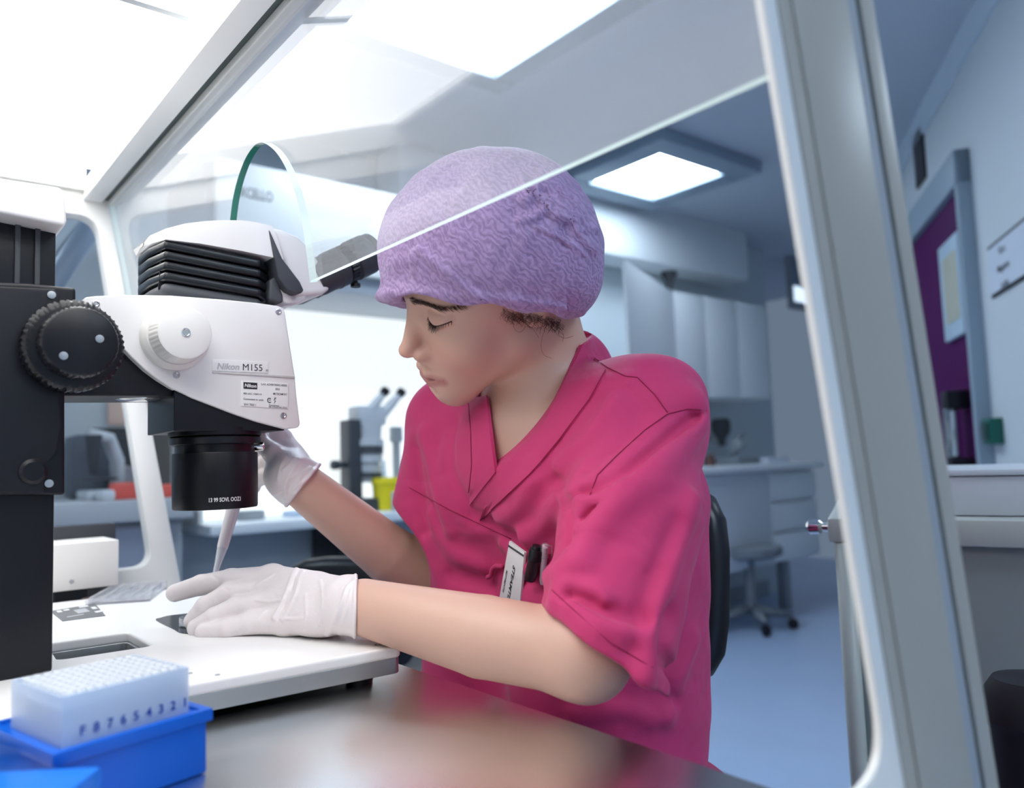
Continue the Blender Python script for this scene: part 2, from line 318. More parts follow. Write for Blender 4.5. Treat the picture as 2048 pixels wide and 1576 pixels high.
# swivel stool under the desk
def caster_base(t, x, y, r, z0=.0, m='charcoal'):
    for k in range(5):
        a = 2*pi*k/5+.3; p = A3(x+r*cos(a), y+r*sin(a), .07)
        tube('leg', [(x, y, .11), p+A3(0, 0, .01)], [.028, .018], m, t)
        lathe('caster', p+A3(-.02*sin(a), .02*cos(a), -.038), p+A3(.02*sin(a), -.02*cos(a), -.038), [(0, .024), (.004, .03), (.036, .03), (.04, .024)], 'black_satin', t, n=16)
c = onz(1560, 1185, 0); c = A3(3.75, 2.86, 0)
c = D(1500, 1160, 4.6); t = empty('swivel_stool', (c[0], c[1], 0), 'grey swivel stool base on castors under the white desk', 'stool')
caster_base(t, c[0], c[1], .22, m='slate'); lathe('column', (c[0], c[1], .1), (c[0], c[1], .42), [(0, .035), (.2, .03), (.32, .03)], 'slate', t, n=16)
lathe('seat', (c[0], c[1], .40), (c[0], c[1], .47), [(0, .14), (.02, .19), (.06, .19), (.07, .17)], 'slate', t, n=24)

# ================================================================== TROLLEY on the right
tl, tz = D(1655, 1060, 1.12), None
tzt, tzb = D(1650, 1036, 1.12)[2], D(1650, 1086, 1.12)[2]
tf = (D(2000, 1060, 1.0)-tl)*[1, 1, 0]; tf /= np.linalg.norm(tf); tb_ = A3(sin(radians(63)), cos(radians(63)), 0); tax = [tf, tb_, A3(0, 0, 1)]
tr = empty('trolley', tl*[1, 1, 0], 'grey-green steel trolley with pale top rim behind the white hood post', 'trolley')
box('top', (0, 0, tzb), (.75, .5, tzt), 'trolley', tr, bevel=.006, ax=tax, org=tl*[1, 1, 0])
box('body', (.01, .02, .12), (.74, .48, tzb), 'trolley_body', tr, bevel=.004, ax=tax, org=tl*[1, 1, 0])
tube('edge_post', [tl*[1, 1, 0]+tf*.02+tb_*.008+A3(0, 0, .1), tl*[1, 1, 0]+tf*.02+tb_*.008+A3(0, 0, tzb)], .012, 'trolley', tr)
kp = tl*[1, 1, 0]+tb_*.02+A3(0, 0, (tzt+tzb)/2+.003); lathe('knob', kp+tf*.001, kp-tf*.03, [(0, .007), (.008, .006), (.012, .010), (.026, .011), (.030, .007)], 'chrome', tr, n=24)
for a, b_ in ((.06, .06), (.69, .06), (.06, .44), (.69, .44)):
    p = tl*[1, 1, 0]+tf*a+tb_*b_+A3(0, 0, .05); lathe('caster', p-tf*.015, p+tf*.015, [(0, .04), (.004, .05), (.026, .05), (.03, .04)], 'black_satin', tr, n=16); box('fork', (a-.022, b_-.02, .05), (a+.022, b_+.02, .125), 'mid_grey', tr, ax=tax, org=tl*[1, 1, 0])
bx0 = (onp(1912, 1000, tl+tb_*.05, tb_)-tl) @ tf
bz = onp(1980, 937, tl+tb_*.05, tb_)[2]
t = empty('storage_bin', tl*[1, 1, 0]+tf*(bx0+.1)+A3(0, 0, tzt), 'white plastic bin standing on the right end of the trolley', 'bin')
box('body', (bx0, .05, tzt), (bx0+.26, .38, bz-.008), mat('bin_white', (.66, .70, .74), .4), t, bevel=.008, ax=tax, org=tl*[1, 1, 0])
box('lid', (bx0-.004, .045, bz-.008), (bx0+.264, .385, bz), mat('bin_white', (.6, .6, .6)), t, bevel=.003, ax=tax, org=tl*[1, 1, 0])
# dark bag / padded seat at the lower right corner
c = D(2075, 1470, .80); t = empty('padded_stool', (c[0], c[1], 0), 'black padded stool at the lower right corner in front of the trolley', 'stool')
lathe('seat', (c[0], c[1], c[2]-.12), (c[0], c[1], c[2]+.06), [(0, .036), (.01, .042), (.125, .042), (.135, .048), (.16, .046), (.175, .036), (.18, .016)], mat('black_pad', (.006, .006, .012), .7), t, n=32)
lathe('column', (c[0], c[1], .1), (c[0], c[1], c[2]-.1), [(0, .03), (c[2]-.22, .025), (c[2]-.2, .025)], 'charcoal', t, n=16); caster_base(t, c[0], c[1], .15)

# ================================================================== SECOND WORKSTATION at the back
Y2 = 2.58; z2 = .83
x20, x21 = .86, 2.35
t = empty('second_workstation', (1.5, 2.9, 0), 'white laminar flow workstation at the back wall with glowing interior', 'workstation')
box('bench_top', (x20, Y2, z2-.035), (x21, WB-.02, z2), 'cab_white', t, bevel=.008)
box('modesty_panel', (x20-.02, Y2+.25, .0), (x21, Y2+.28, z2-.036), 'mid_grey', t)
zf1 = ony(700, 372, Y2)[2]; zf0 = ony(640, 578, Y2)[2]
box('back_panel', (x20+.02, Y2+.37, z2), (x21, Y2+.39, zf0-.005), 'back_panel_glow', t, bevel=0)
box('side_panel', (x20-.005, Y2+.1, z2), (x20+.012, Y2+.4, zf0), 'hood_white', t)
box('canopy', (x20-.01, Y2+.012, zf0), (x21, Y2+.45, zf1), mat('canopy_grey', (.42, .46, .50), .4), t, bevel=.02)
fx0 = ony(427, 440, Y2)[0]
box('fascia', (fx0, Y2-.02, zf0+.06), (x21, Y2+.01, zf1), 'hood_white', t, bevel=.015)
p0, p1 = ony(562, 395, Y2-.021), ony(470, 370, Y2-.021)
text('lettering', 'EXCELLO', p1+A3(0, 0, -.035), (1, 0, 0), (0, 0, 1), .035, 'print_black', t, xs=(p0[0]-p1[0])/.27*1.05)
for x_ in (x20+.04, x21-.06): box('leg', (x_, Y2+.3, 0), (x_+.05, Y2+.36, z2-.036), 'mid_grey', t)
# its microscope
def by(px_, py_, Y=2.75): return ony(px_, py_, Y)
Yb = 2.78; K = lambda a, b_: by(a, b_, Yb)
dpx = (K(700, 900)[0]-K(699, 900)[0]) and abs(K(701, 900)[0]-K(700, 900)[0])
t = empty('background_microscope', (K(735, 1000)[0], Yb, z2), 'grey binocular stereo microscope with black stand at the far workstation', 'microscope')
def kbox(n_, ax_, ay_, bx_, by_, m, yo=-.04, y1=.04, bev=.004):
    a, b_ = K(ax_, ay_), K(bx_, by_); box(n_, (min(a[0], b_[0]), Yb+yo, min(a[2], b_[2])), (max(a[0], b_[0]), Yb+y1, max(a[2], b_[2])), m, t, bevel=bev)
kbox('stand_column', 688, 840, 716, 1010, 'dark_grey'); kbox('stand_foot', 665, 1000, 748, 1040, 'dark_grey', -.08, .08)
lathe('focus_knob', K(662, 930)+A3(0, 0, 0), K(700, 930), [(0, .012), (.005, .018), (.03, .018), (.035, .012), (.06, .010)], 'dark_grey', t, n=20)
def klathe(n_, cx_, ya, yb, prof_px, m):
    p0_, p1_ = K(cx_, ya), K(cx_, yb); L_ = np.linalg.norm(p1_-p0_); sc = L_/abs(yb-ya)
    lathe(n_, p0_, p1_, [(t_*L_, r_*sc) for t_, r_ in prof_px], m, t, n=28)
klathe('zoom_body', 734, 965, 850, [(0, 26), (.3, 30), (.31, 26), (.34, 26), (.35, 31), (.62, 31), (.63, 34), (.74, 34), (.75, 28), (1, 30)], mat('pale_grey', (.52, .55, .58), .4))
klathe('ring', 734, 908, 893, [(0, 33), (1, 33)], 'charcoal'); klathe('ring', 734, 955, 945, [(0, 31), (1, 31)], 'charcoal')
kbox('head', 706, 812, 764, 852, 'pale_grey', -.04, .05, .012)
for (ax_, ay_), (bx_, by_) in (((728, 830), (758, 790)), ((758, 832), (790, 792))):
    a, b_ = K(ax_, ay_), K(bx_, by_); L_ = np.linalg.norm(b_-a)
    e = lathe('eyepiece', a-A3(0, .02, 0), b_-A3(0, .03, 0), [(0, .020), (L_*.6, .018), (L_, .013)], 'pale_grey', t, n=20)
    d_ = (b_-a)/L_; lathe('eyecup', b_-A3(0, .03, 0)-d_*.004, b_-A3(0, .03, 0)+d_*.03, [(0, .014), (.01, .019), (.03, .019), (.034, .012)], 'black_satin', e, n=20)
# yellow sharps container and bottles
def upright(name, cxp, yb, yt, prof, m, label, cat, Y, n=24):
    a, b_ = ony(cxp, yb, Y), ony(cxp, yt, Y); h = b_[2]-a[2]; o = lathe(name, (a[0], Y, z2), (a[0], Y, z2+h), [(t_*h, r_) for t_, r_ in prof], m, n=n); tag(o, label, cat); return o
o = upright('sharps_container', 772, 1010, 945, [(0, .045), (.8, .052), (.82, .056), (1, .054)], 'yellow', 'yellow sharps container on the far bench right of the grey microscope', 'container', 2.72)
upright('bottle', 768, 1010, 915, [(0, .014), (.7, .014), (.8, .010), (1, .008)], mat('pale_blue', (.6, .7, .8), .3), 'slim pale bottle standing behind the yellow container', 'bottle', 2.85)
upright('lamp_stand', 795, 1010, 850, [(0, .03), (.02, .03), (.03, .016), (.8, .016), (.82, .028), (1, .026)], 'mid_grey', 'grey cylindrical stand behind the yellow container beside her shoulder', 'stand', 2.86)
tag(box('grey_box', (K(725, 1)[0], 2.61, z2), (K(752, 1)[0], 2.64, z2+.07), mat('lilac_grey', (.55, .56, .66), .5), bevel=.003), 'small lilac-grey box standing left of the yellow container', 'box')
p = ony(700, 1050, Y2+.2); tag(box('computer_unit', (p[0]-.14, Y2+.02, .62), (p[0]+.03, Y2+.24, z2-.04), 'black_satin', bevel=.01), 'black unit hung under the far bench top, above the dark chair', 'box')
for i_, (xx, rr, hh, lb) in enumerate(((500, .05, .03, 'round pale dish on the far bench nearest the objective'), (590, .045, .02, 'low glass dish on the far bench below the raised hand'))):
    p = ony(xx, 1010, 2.75); tag(lathe('dish', (p[0], 2.75, z2), (p[0], 2.75, z2+hh), [(0, rr*.9), (.004, rr), (hh, rr), (hh, rr*.92), (.005, rr*.9)], 'rack_clear' if i_ else 'mid_grey', n=28), lb, 'dish')
# dark swivel chair at the far bench
p = D(775, 1150, 2.05); t = empty('far_chair', (p[0], p[1], 0), 'dark swivel chair in front of the far workstation, behind her forearms', 'chair')
def slab(name, c, rx, ry, rz, m, par, tilt=0, yawz=0, n=3):
    bm = bmesh.new(); bmesh.ops.create_cube(bm, size=2)
    bmesh.ops.subdivide_edges(bm, edges=bm.edges[:], cuts=5, use_grid_fill=True)
    for v in bm.verts:
        q_ = np.array(v.co); ln = (np.abs(q_)**4).sum()**.25; q_ = q_/ln; v.co = q_*[rx, ry, rz]
    o = frombm(name, bm, m, par, smooth=True); 
    Mx = Matrix.Translation([float(x) for x in c]) @ Matrix.Rotation(yawz, 4, 'Z') @ Matrix.Rotation(tilt, 4, 'Y'); o.data.transform(Mx); return o
slab('seat', (p[0], p[1], .46), .23, .23, .045, 'black_satin', t); slab('backrest', (p[0]-.16, p[1]-.1, .66), .035, .17, .13, 'black_satin', t, yawz=radians(35))
tube('back_support', [(p[0]-.05, p[1], .44), (p[0]-.17, p[1]-.08, .46), (p[0]-.18, p[1]-.1, .6)], .018, 'charcoal', t); tube('armrest', [(p[0]+.02, p[1]-.22, .46), (p[0]+.02, p[1]-.23, .62), (p[0]-.13, p[1]-.2, .64)], .02, 'charcoal', t)
lathe('column', (p[0], p[1], .1), (p[0], p[1], .42), [(0, .035), (.2, .028), (.32, .028)], 'charcoal', t, n=16); caster_base(t, p[0], p[1], .28)

# ================================================================== BENCH seen through the far side window
YL = 2.55; zl = ony(200, 1003, YL)[2]; bl, brx = -1.2, .80
t = empty('side_bench', (-.1, 2.9, 0), 'light grey laboratory bench behind the far side window of the hood', 'bench')
zb_ = ony(200, 1048, YL)[2]
box('bench_top', (bl, YL, zb_), (brx, WB-.02, zl), mat('bench_grey', (.52, .54, .56), .4), t, bevel=.006)
box('bench_body', (bl+.02, YL+.05, 0), (brx-.02, WB-.02, zb_), 'mid_grey', t)
for i in range(3):
    a = bl+.03+i*.65; box('door', (a, YL+.03, .05), (a+.62, YL+.049, zb_-.02), mat('slate_blue', (.30, .33, .41), .5), t)
def onbench(px_, Y): return ony(px_, 990, Y)[0]
def ubox(name, x0p, x1p, ytp, m, label, cat, Y=2.68, dep=.15, bev=.01):
    a, b_ = onbench(x0p, Y), onbench(x1p, Y); zt_ = ony((x0p+x1p)/2, ytp, Y)[2]
    return tag(box(name, (a, Y, zl), (b_, Y+dep, zt_), m, bevel=bev), label, cat)
ubox('tube_rack', 225, 285, 965, 'red_rack', 'red tube rack on the side bench left of the white hood post', 'rack', 2.60, .06)
ubox('tube_rack', 320, 372, 968, 'red_rack', 'red tube rack on the side bench right of the white hood post', 'rack', 2.60, .06)
ubox('tray', 205, 232, 980, 'bin_white', 'small white tray beside the red rack left of the hood post', 'tray', 2.58, .1)
o = ubox('centrifuge', 235, 275, 930, mat('dull_mauve', (.28, .26, .28), .5), 'grey bench centrifuge standing behind the red tube racks', 'centrifuge', 2.85, .2, .03)
ubox('analyser', 138, 225, 868, mat('slate_dark', (.10, .115, .14), .45), 'dark blue-grey analyser on the side bench beside the microscope column', 'analyser', 2.95, .15, .03)
ubox('monitor', 180, 345, 855, 'dark_grey', 'wide dark monitor standing at the rear of the side bench', 'monitor', 3.14, .05, .01)
t = empty('bench_microscope', (onbench(215, 2.8), 2.8, zl), 'small grey-white microscope in front of the dark analyser on the side bench', 'microscope')
x_ = onbench(200, 2.75)
box('base', (x_-.05, 2.68, zl), (x_+.08, 2.84, zl+.03), 'pale_grey', t, bevel=.008)
tube('arm', [(x_+.06, 2.8, zl+.03), (x_+.06, 2.8, zl+.12), (x_+.03, 2.78, zl+.19), (x_-.03, 2.75, zl+.2)], .022, 'pale_grey', t)
lathe('objective', (x_-.02, 2.75, zl+.08), (x_-.02, 2.75, zl+.2), [(0, .012), (.05, .02), (.12, .026)], 'charcoal', t, n=16); box('stage', (x_-.05, 2.70, zl+.06), (x_+.04, 2.80, zl+.068), 'charcoal', t)
tag(box('wall_poster', (onbench(215, WB-.02), WB-.02, ony(250, 850, WB)[2]), (onbench(330, WB-.02), WB-.004, ony(250, 800, WB)[2]), mat('pale_orange', (.72, .55, .48), .5), bevel=.002), 'pale orange notice on the wall above the side bench', 'poster')
# diagonal strut seen through the window, and its pale cupboard
a, b_ = ony(118, 548, 1.75), ony(190, 440, 1.75); t = empty('steel_rail', (a[0], 1.9, 1.3), 'slanting blue-grey metal arm seen through the far side window', 'rail')
tube('arm', [a+(a-b_)*1.5, b_+(b_-a)*.8], .022, mat('arm_blue', (.28, .36, .45), .4), t); tube('rod', [b_+(b_-a)*.8, b_+(b_-a)*.8+A3(0, 1.6, 0)], .012, 'mid_grey', t)
# ================================================================== THE HOOD (camera looks through its near side window)
XB, ZB, XT, ZT, YF, YN = .422, .8, .302, 1.457, 1.40, .21
sl_ = A3(XT-XB, 0, ZT-ZB); sl_ /= np.linalg.norm(sl_); nG = A3(sl_[2], 0, -sl_[0])
def gx(z): return XB+(XT-XB)*(z-ZB)/(ZT-ZB)
hood = empty('laminar_flow_hood', (0, .7, .8), 'white steel laminar flow hood with sloping front glass and luminous ceiling', 'workstation')
def panel(name, outer, inner, rad, y0, y1, m, par, k=8, bev=0):
    I = []
    for i in range(4):
        p = np.array(inner[i], float); a = np.array(inner[i-1], float)-p; b_ = np.array(inner[(i+1) % 4], float)-p; a /= np.linalg.norm(a); b_ /= np.linalg.norm(b_)
        for j in range(k+1):
            s = j/k; P0, P2 = p+a*rad, p+b_*rad; I.append((1-s)**2*P0+2*s*(1-s)*p+s*s*P2)
    N = 4*(k+1); V = [(o[0], y, o[1]) for y in (y0, y1) for o in outer]+[(q[0], y, q[1]) for y in (y0, y1) for q in I]; F = []
    for L in (0, 1):
        ob, ib = 4*L, 8+N*L
        for i in range(4):
            for j in range(k): F.append((ob+i, ib+i*(k+1)+j, ib+i*(k+1)+j+1)[::1 if L else -1])
            F.append((ob+i, ib+i*(k+1)+k, ib+((i+1) % 4)*(k+1), ob+(i+1) % 4)[::1 if L else -1])
    for i in range(4): F.append((i, (i+1) % 4, 4+(i+1) % 4, 4+i))
    for i in range(N): F.append((8+i, 8+N+i, 8+N+(i+1) % N, 8+(i+1) % N))
    bm = bmesh.new(); vv = [bm.verts.new(tuple(map(float, v))) for v in V]
    for f in F: bm.faces.new([vv[i] for i in f])
    return frombm(name, bm, m, par, smooth=True, bevel=bev)
box('worktop', (-.62, .10, .77), (.43, 1.46, .80), 'steel', hood, bevel=.004)
panel('side_panel', [(XB, .80), (XT, ZT), (-.6, ZT), (-.6, .80)], [(.374, .849), (.287, 1.418), (-.45, 1.405), (-.45, .85)], .03, YF, YF+.035, 'hood_white', hood, bev=.003)
panel('side_panel', [(XB+.005, .80), (XT+.003, ZT), (-.6, ZT), (-.6, .80)], [(.402, .838), (gx(1.40)-.013, 1.40), (-.45, 1.405), (-.45, .84)], .035, YN-.0045, YN, 'hood_white', hood, bev=.001)
# broad outer casing profile of the near side
def strip(name, d0, d1, y0, y1, m, z0=.60, z1=1.52, bev=.004):
    P = [A3(gx(z0)+d0, y0, z0), A3(gx(z1)+d0, y0, z1), A3(gx(z1)+d1, y0, z1), A3(gx(z1)+d1, y0, z1)]
    prism(name, [A3(gx(z0)+d0, y0, z0), A3(gx(z1)+d0, y0, z1), A3(gx(z1)+d1, y0, z1), A3(gx(z0)+d1, y0, z0)], A3(0, y1-y0, 0), m, hood, bevel=bev)
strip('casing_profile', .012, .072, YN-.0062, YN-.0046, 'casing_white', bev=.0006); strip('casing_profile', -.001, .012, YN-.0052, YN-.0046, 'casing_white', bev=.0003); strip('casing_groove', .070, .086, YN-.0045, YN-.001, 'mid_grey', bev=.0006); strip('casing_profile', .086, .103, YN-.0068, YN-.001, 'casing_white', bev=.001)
# corner bar at the top of the front glass
box('corner_bar', (XT-.036, YN, ZT-.016), (XT-.008, YF, ZT+.016), 'hood_white', hood, bevel=.003)
box('glass_seal', (XT-.009, YN, ZT-.010), (XT+.002, YF, ZT+.010), mat('seal', (.05, .07, .07), .5), hood, bevel=.001)
box('glass_clamp', (XT+.001, YN, ZT-.018), (XT+.016, YF, ZT+.022), mat('clamp_grey', (.62, .63, .61), .4), hood, bevel=.003)
# luminous ceiling
for a, b_ in ((YN+.0, .868), (.878, YF+.02)): box('light_diffuser', (-.285, a, ZT+.046), (XT-.013, b_, ZT+.058), 'hood_light', hood, bevel=0)
box('joint_strip', (-.285, .868, ZT+.042), (XT-.013, .878, ZT+.05), 'mid_grey', hood, bevel=.001)
box('ceiling_margin', (-.6, YN, ZT+.036), (-.286, YF, ZT+.06), 'hood_white', hood, bevel=0)
box('end_trim', (-.6, YF-.012, ZT-.001), (XT-.034, YF+.035, ZT+.062), 'hood_white', hood, bevel=0)
box('top_fascia', (XT-.012, YN, ZT+.012), (XT+.002, YF+.035, ZT+.062), 'hood_white', hood, bevel=0)
box('hood_roof', (-.62, YN-.02, ZT+.062), (XT+.02, YF+.04, ZT+.15), 'hood_white', hood, bevel=.01)
box('back_wall', (-.62, YN-.02, .80), (-.6, YF+.03, ZT+.062), 'hood_white', hood, bevel=0)
box('cabinet_base', (-.6, .15, .0), (.30, 1.44, .769), 'mid_grey', hood, bevel=.01)
# front glass with the arched notch for the microscope head
pg = A3(XB, 0, ZB)
def onglass(x, y): return onp(x, y, pg, nG)
arch = [onglass(*p) for p in [(620, 565), (612, 500), (603, 440), (590, 385), (571, 335), (548, 300), (521, 285), (499, 303), (481, 340), (467, 390), (460, 440)]]
arch = catmull(arch, 5)
zg = 1.190
def gp(y, z): return A3(gx(z), y, z)
aL = arch[-1].copy(); yl = aL[1]
P = [gp(YN, zg), gp(YN, ZT-.01), gp(YF, ZT-.01), gp(YF, zg), gp(yl+.004, zg)]+[p for p in arch[::-1]]+[gp(arch[0][1]+.002, zg+.002)]
P[-1] = gp(arch[0][1]-.004, zg)
g = prism('front_glass', P, nG*.008, 'clear_glass', hood, bevel=0, smooth=False)
g.data.materials.append(M['glass_edge']); g.data.materials.append(M['glass_edge_dark'])
for f in g.data.polygons:
    if abs(np.array(f.normal) @ nG) < .5:
        f.material_index = 1
        c = np.array(f.center)
        if c[1] > .80 and c[1] < 1.0 and c[2] > zg+.003: f.material_index = 2

# ================================================================== STAGE PLATE
ZS = .833
a1, a2 = onz(380, 1368, ZS), onz(805, 1291, ZS); gS = (a2-a1)*[1, 1, 0]; gS /= np.linalg.norm(gS); tS = A3(-gS[1], gS[0], 0)
O = A3(a2[0], a2[1], 0); sax = [gS, tS, A3(0, 0, 1)]
st = empty('microscope_base', O+gS*-.2+tS*.2+A3(0, 0, .8), 'large flat white microscope base plate with grey metal rim on the steel worktop', 'microscope base')
def splate(name, off, hole, z0, z1, m, bev):
    o_ = [(-.50-off, -off), (off-.012, -off), (off, .012-off), (off, .565+off), (-.50-off, .565+off)]
    I = hole; bm = bmesh.new()
    W = lambda s, t_, z: bm.verts.new(tuple(map(float, O+gS*s+tS*t_+A3(0, 0, z))))
    ou = [(-.50-off, -off), (off, -off), (off, .565+off), (-.50-off, .565+off)]
    for zz in (z0, z1): pass
    a = [W(*p, z0) for p in ou]; b_ = [W(*p, z1) for p in ou]; c = [W(*p, z0) for p in I]; d_ = [W(*p, z1) for p in I]
    for i in range(4):
        j = (i+1) % 4; bm.faces.new((a[i], a[j], b_[j], b_[i])); bm.faces.new((c[i], c[j], d_[j], d_[i])); bm.faces.new((a[i], a[j], c[j], c[i])); bm.faces.new((b_[i], b_[j], d_[j], d_[i]))
    # round the vertical corners first
    bmesh.ops.recalc_face_normals(bm, faces=bm.faces)
    ve = [e_ for e_ in bm.edges if abs(e_.verts[0].co.z-e_.verts[1].co.z) > .001]
    bmesh.ops.bevel(bm, geom=ve, offset=.007, segments=4, affect='EDGES', profile=.5)
    return frombm(name, bm, m, st, smooth=True, bevel=bev, seg=3)
H = [(-.262, .176), (-.181, .176), (-.187, .268), (-.262, .268)]
splate('top_cover', 0, H, ZS-.010, ZS, 'plate_white', .0028)
H2 = [(-.2605, .1745), (-.1795, .1745), (-.1855, .2695), (-.2605, .2695)]
splate('metal_rim', -.0012, [(-.260, .178), (-.183, .178), (-.189, .266), (-.260, .266)], ZS-.0245, ZS-.0098, 'grey_alu', .001)
box('bottom_pan', (-.48, .02, .803), (-.02, .54, .808), 'black_paint', st, ax=sax, org=O)
for s_, t_ in ((-.03, .03), (-.45, .03), (-.03, .53), (-.45, .53)): q = O+gS*s_+tS*t_; lathe('foot', q+A3(0, 0, .8), q+A3(0, 0, .8035), [(0, .012), (.0035, .013)], 'black_satin', st, n=20)
def onst(x, y, dz=0): return onz(x, y, ZS+dz)
wv = catmull([onst(*p) for p in ((312, 1241), (322, 1236), (345, 1231), (420, 1224), (462, 1228), (468, 1240), (452, 1262), (432, 1269), (385, 1268.5), (360, 1266), (345, 1258))], 4, closed=True)
prism('stage_window', wv, A3(0, 0, .0006), 'black_glass', st, bevel=.0, smooth=False)
for p in ((380, 1347), (435, 1350)): q = onst(*p); lathe('screw', q, q+A3(0, 0, .0006), [(0, .0022), (.0006, .002)], 'mid_grey', st, n=12)
q = onst(748, 1292); text('lettering', 'GVB', q, gS*.92-tS*.4, tS, .006, 'print_black', st, bold=.03, xs=1.3, depth=0)
# flat label panel with printed squares
lp = [onst(*p) for p in ((100, 1223), (190, 1208), (211, 1232), (125, 1243))]
prism('control_label', lp, A3(0, 0, .0006), mat('label_grey', (.16, .165, .17), .4), st, smooth=False)
c = sum(lp)/4; e1, e2 = (lp[1]-lp[0]), (lp[3]-lp[0])
for a, b_, wx_, wy_ in ((.42, .3, .26, .36), (.1, .1, .1, .18), (.25, .1, .12, .12), (.6, .06, .2, .12), (.8, .3, .1, .2), (.15, .75, .35, .08), (.75, .7, .16, .14)):
    p = lp[0]+e1*a+e2*b_+A3(0, 0, .0007); prism('print_mark', [p, p+e1*wx_, p+e1*wx_+e2*wy_, p+e2*wy_], A3(0, 0, .0003), 'print_grey' if wx_ > .2 else 'label', st, smooth=False)
# petri dish under the finger tips
q = onst(398, 1250); dish = lathe('culture_dish', q+A3(0, 0, .0006), q+A3(0, 0, .010), [(0, .019), (.001, .0205), (.009, .0205), (.009, .0195), (.0015, .019), (.0012, .001)], 'acrylic', n=48)
tag(dish, 'small clear culture dish on the black stage window under the fingertips', 'dish')
# clear acrylic holder
t = empty('acrylic_holder', onst(235, 1200), 'clear acrylic slide holder lying on the white plate behind the control label', 'holder')
aa, ab, ac = onst(170, 1212), onst(300, 1203), onst(290, 1180); u_ = (ab-aa); v_ = (ac-ab); u_ /= np.linalg.norm(u_); v_ -= u_*(v_ @ u_); v_ /= np.linalg.norm(v_); L1 = np.linalg.norm(ab-aa); L2 = abs((ac-ab) @ v_)
hx = [u_, v_, A3(0, 0, 1)]
box('tray', (0, 0, 0), (L1, L2, .003), 'acrylic', t, ax=hx, org=aa, bevel=.001)
for i in range(5): box('bar', (L1*(.04+.2*i), 0, .003), (L1*(.04+.2*i)+.006, L2, .010), 'acrylic', t, ax=hx, org=aa, bevel=.0015)
box('rail', (0, -.001, .003), (L1, .005, .007), 'acrylic', t, ax=hx, org=aa, bevel=.0015); box('rail', (0, L2-.005, .003), (L1, L2, .012), 'acrylic', t, ax=hx, org=aa, bevel=.0015)
# white box and dark box behind
Yw = 1.26; a, b_ = ony(90, 1187, Yw), ony(238, 1079, Yw)
t = empty('control_unit', (a[0]+.05, Yw, .8), 'cream-white control box with a small screw, left behind the column', 'control unit')
box('housing', (a[0]-.02, Yw, a[2]), (b_[0], Yw+.09, b_[2]), 'pale_card', t, bevel=.002)
q = ony(143, 1163, Yw); lathe('screw', q, q-A3(0, .002, 0), [(0, .003), (.002, .0025)], 'screw', t, n=16)
for x_ in (a[0]+.01, b_[0]-.02): lathe('foot', (x_, Yw+.05, .80), (x_, Yw+.05, a[2]+.001), [(0, .011), (a[2]-.8, .010)], 'charcoal', t, n=16)
Yd = 1.365; a, b_ = ony(90, 1079, Yd), ony(228, 1046, Yd)
tag(box('dark_box', (a[0]-.02, Yd-.012, .801), (b_[0], Yd+.028, b_[2]), 'dark_grey', bevel=.002), 'dark grey box standing just behind the cream control box', 'box')
p = ony(235, 1180, 1.28); tag(box('power_brick', (ony(165, 1180, 1.24)[0], 1.232, .801), (ony(303, 1180, 1.24)[0], 1.255, .833), mat('brown_dark', (.06, .035, .03), .35), bevel=.004), 'flat dark brown strip standing behind the clear holder', 'power supply')

# ================================================================== MICROSCOPE
y0, yn = .885, .835
mi = empty('stereo_microscope', (.10, .88, ZS), 'white and black stereo microscope with large black objective and ribbed black head', 'microscope')
Yd_ = A3(0, 1, 0); N_ = lambda x, y, Y=yn: ony(x, y, Y)
def z1_(x, y): return (x/2.919, 340+y/2.919)
def prof(name, pts, Ya, Yb, m, bev=.003, z1=False, par=None, seg=3, sm=True):
    P = [ony(*(z1_(*p) if z1 else p), Ya) for p in pts]; return prism(name, P, A3(0, Yb-Ya, 0), m, par or mi, bevel=bev, smooth=sm, seg=seg, ang=30)
# column and focus block
cx = N_(107, 1200, .80)[0]
box('column', (.055, .80, ZS+.0005), (cx, .94, 1.10), 'black_paint', mi, bevel=.003)
bxr = N_(130, 800, .79)[0]; bz0, bz1 = N_(60, 993, .79)[2], N_(60, 575, .79)[2]
prof('focus_block', [(-100, 990), (130, 990), (130, 700), (152, 650), (152, 576), (60, 566), (-100, 560)], .79, .94, 'black_paint', .003)
prof('side_plate', [(-92, 985), (88, 985), (88, 930), (112, 905), (122, 850), (118, 800), (118, 588), (108, 578), (-92, 569)], .788, .79, 'black_satin', .0008)
for p in ((103, 590), (98, 967)):
    q = N_(*p, .788); lathe('screw', q, q-A3(0, .0012, 0), [(0, .0034), (.001, .0034), (.0012, .0015)], 'screw', mi, n=24)
q = N_(66, 943, .788); lathe('cap_plug', q, q-A3(0, .004, 0), [(0, .011), (.002, .0108), (.004, .008)], 'black_paint', mi, n=32)
ucx = N_(112, 500, .82)[0]
box('upper_column', (.055, .82, bz1-.02), (ucx, .92, N_(50, 420, .82)[2]), 'black_satin', mi, bevel=.002)
for xp in (36, 76): x_ = N_(xp, 500, .815)[0]; box('column_rib', (x_-.002, .816, bz1-.01), (x_+.002, .822, N_(50, 430, .82)[2]), 'charcoal', mi, bevel=.0005)
prof('column_cap', [(-100, 345), (0, 356), (118, 374), (129, 384), (134, 440), (130, 452), (0, 425), (-100, 412)], .79, .95, 'scope_white', .006)
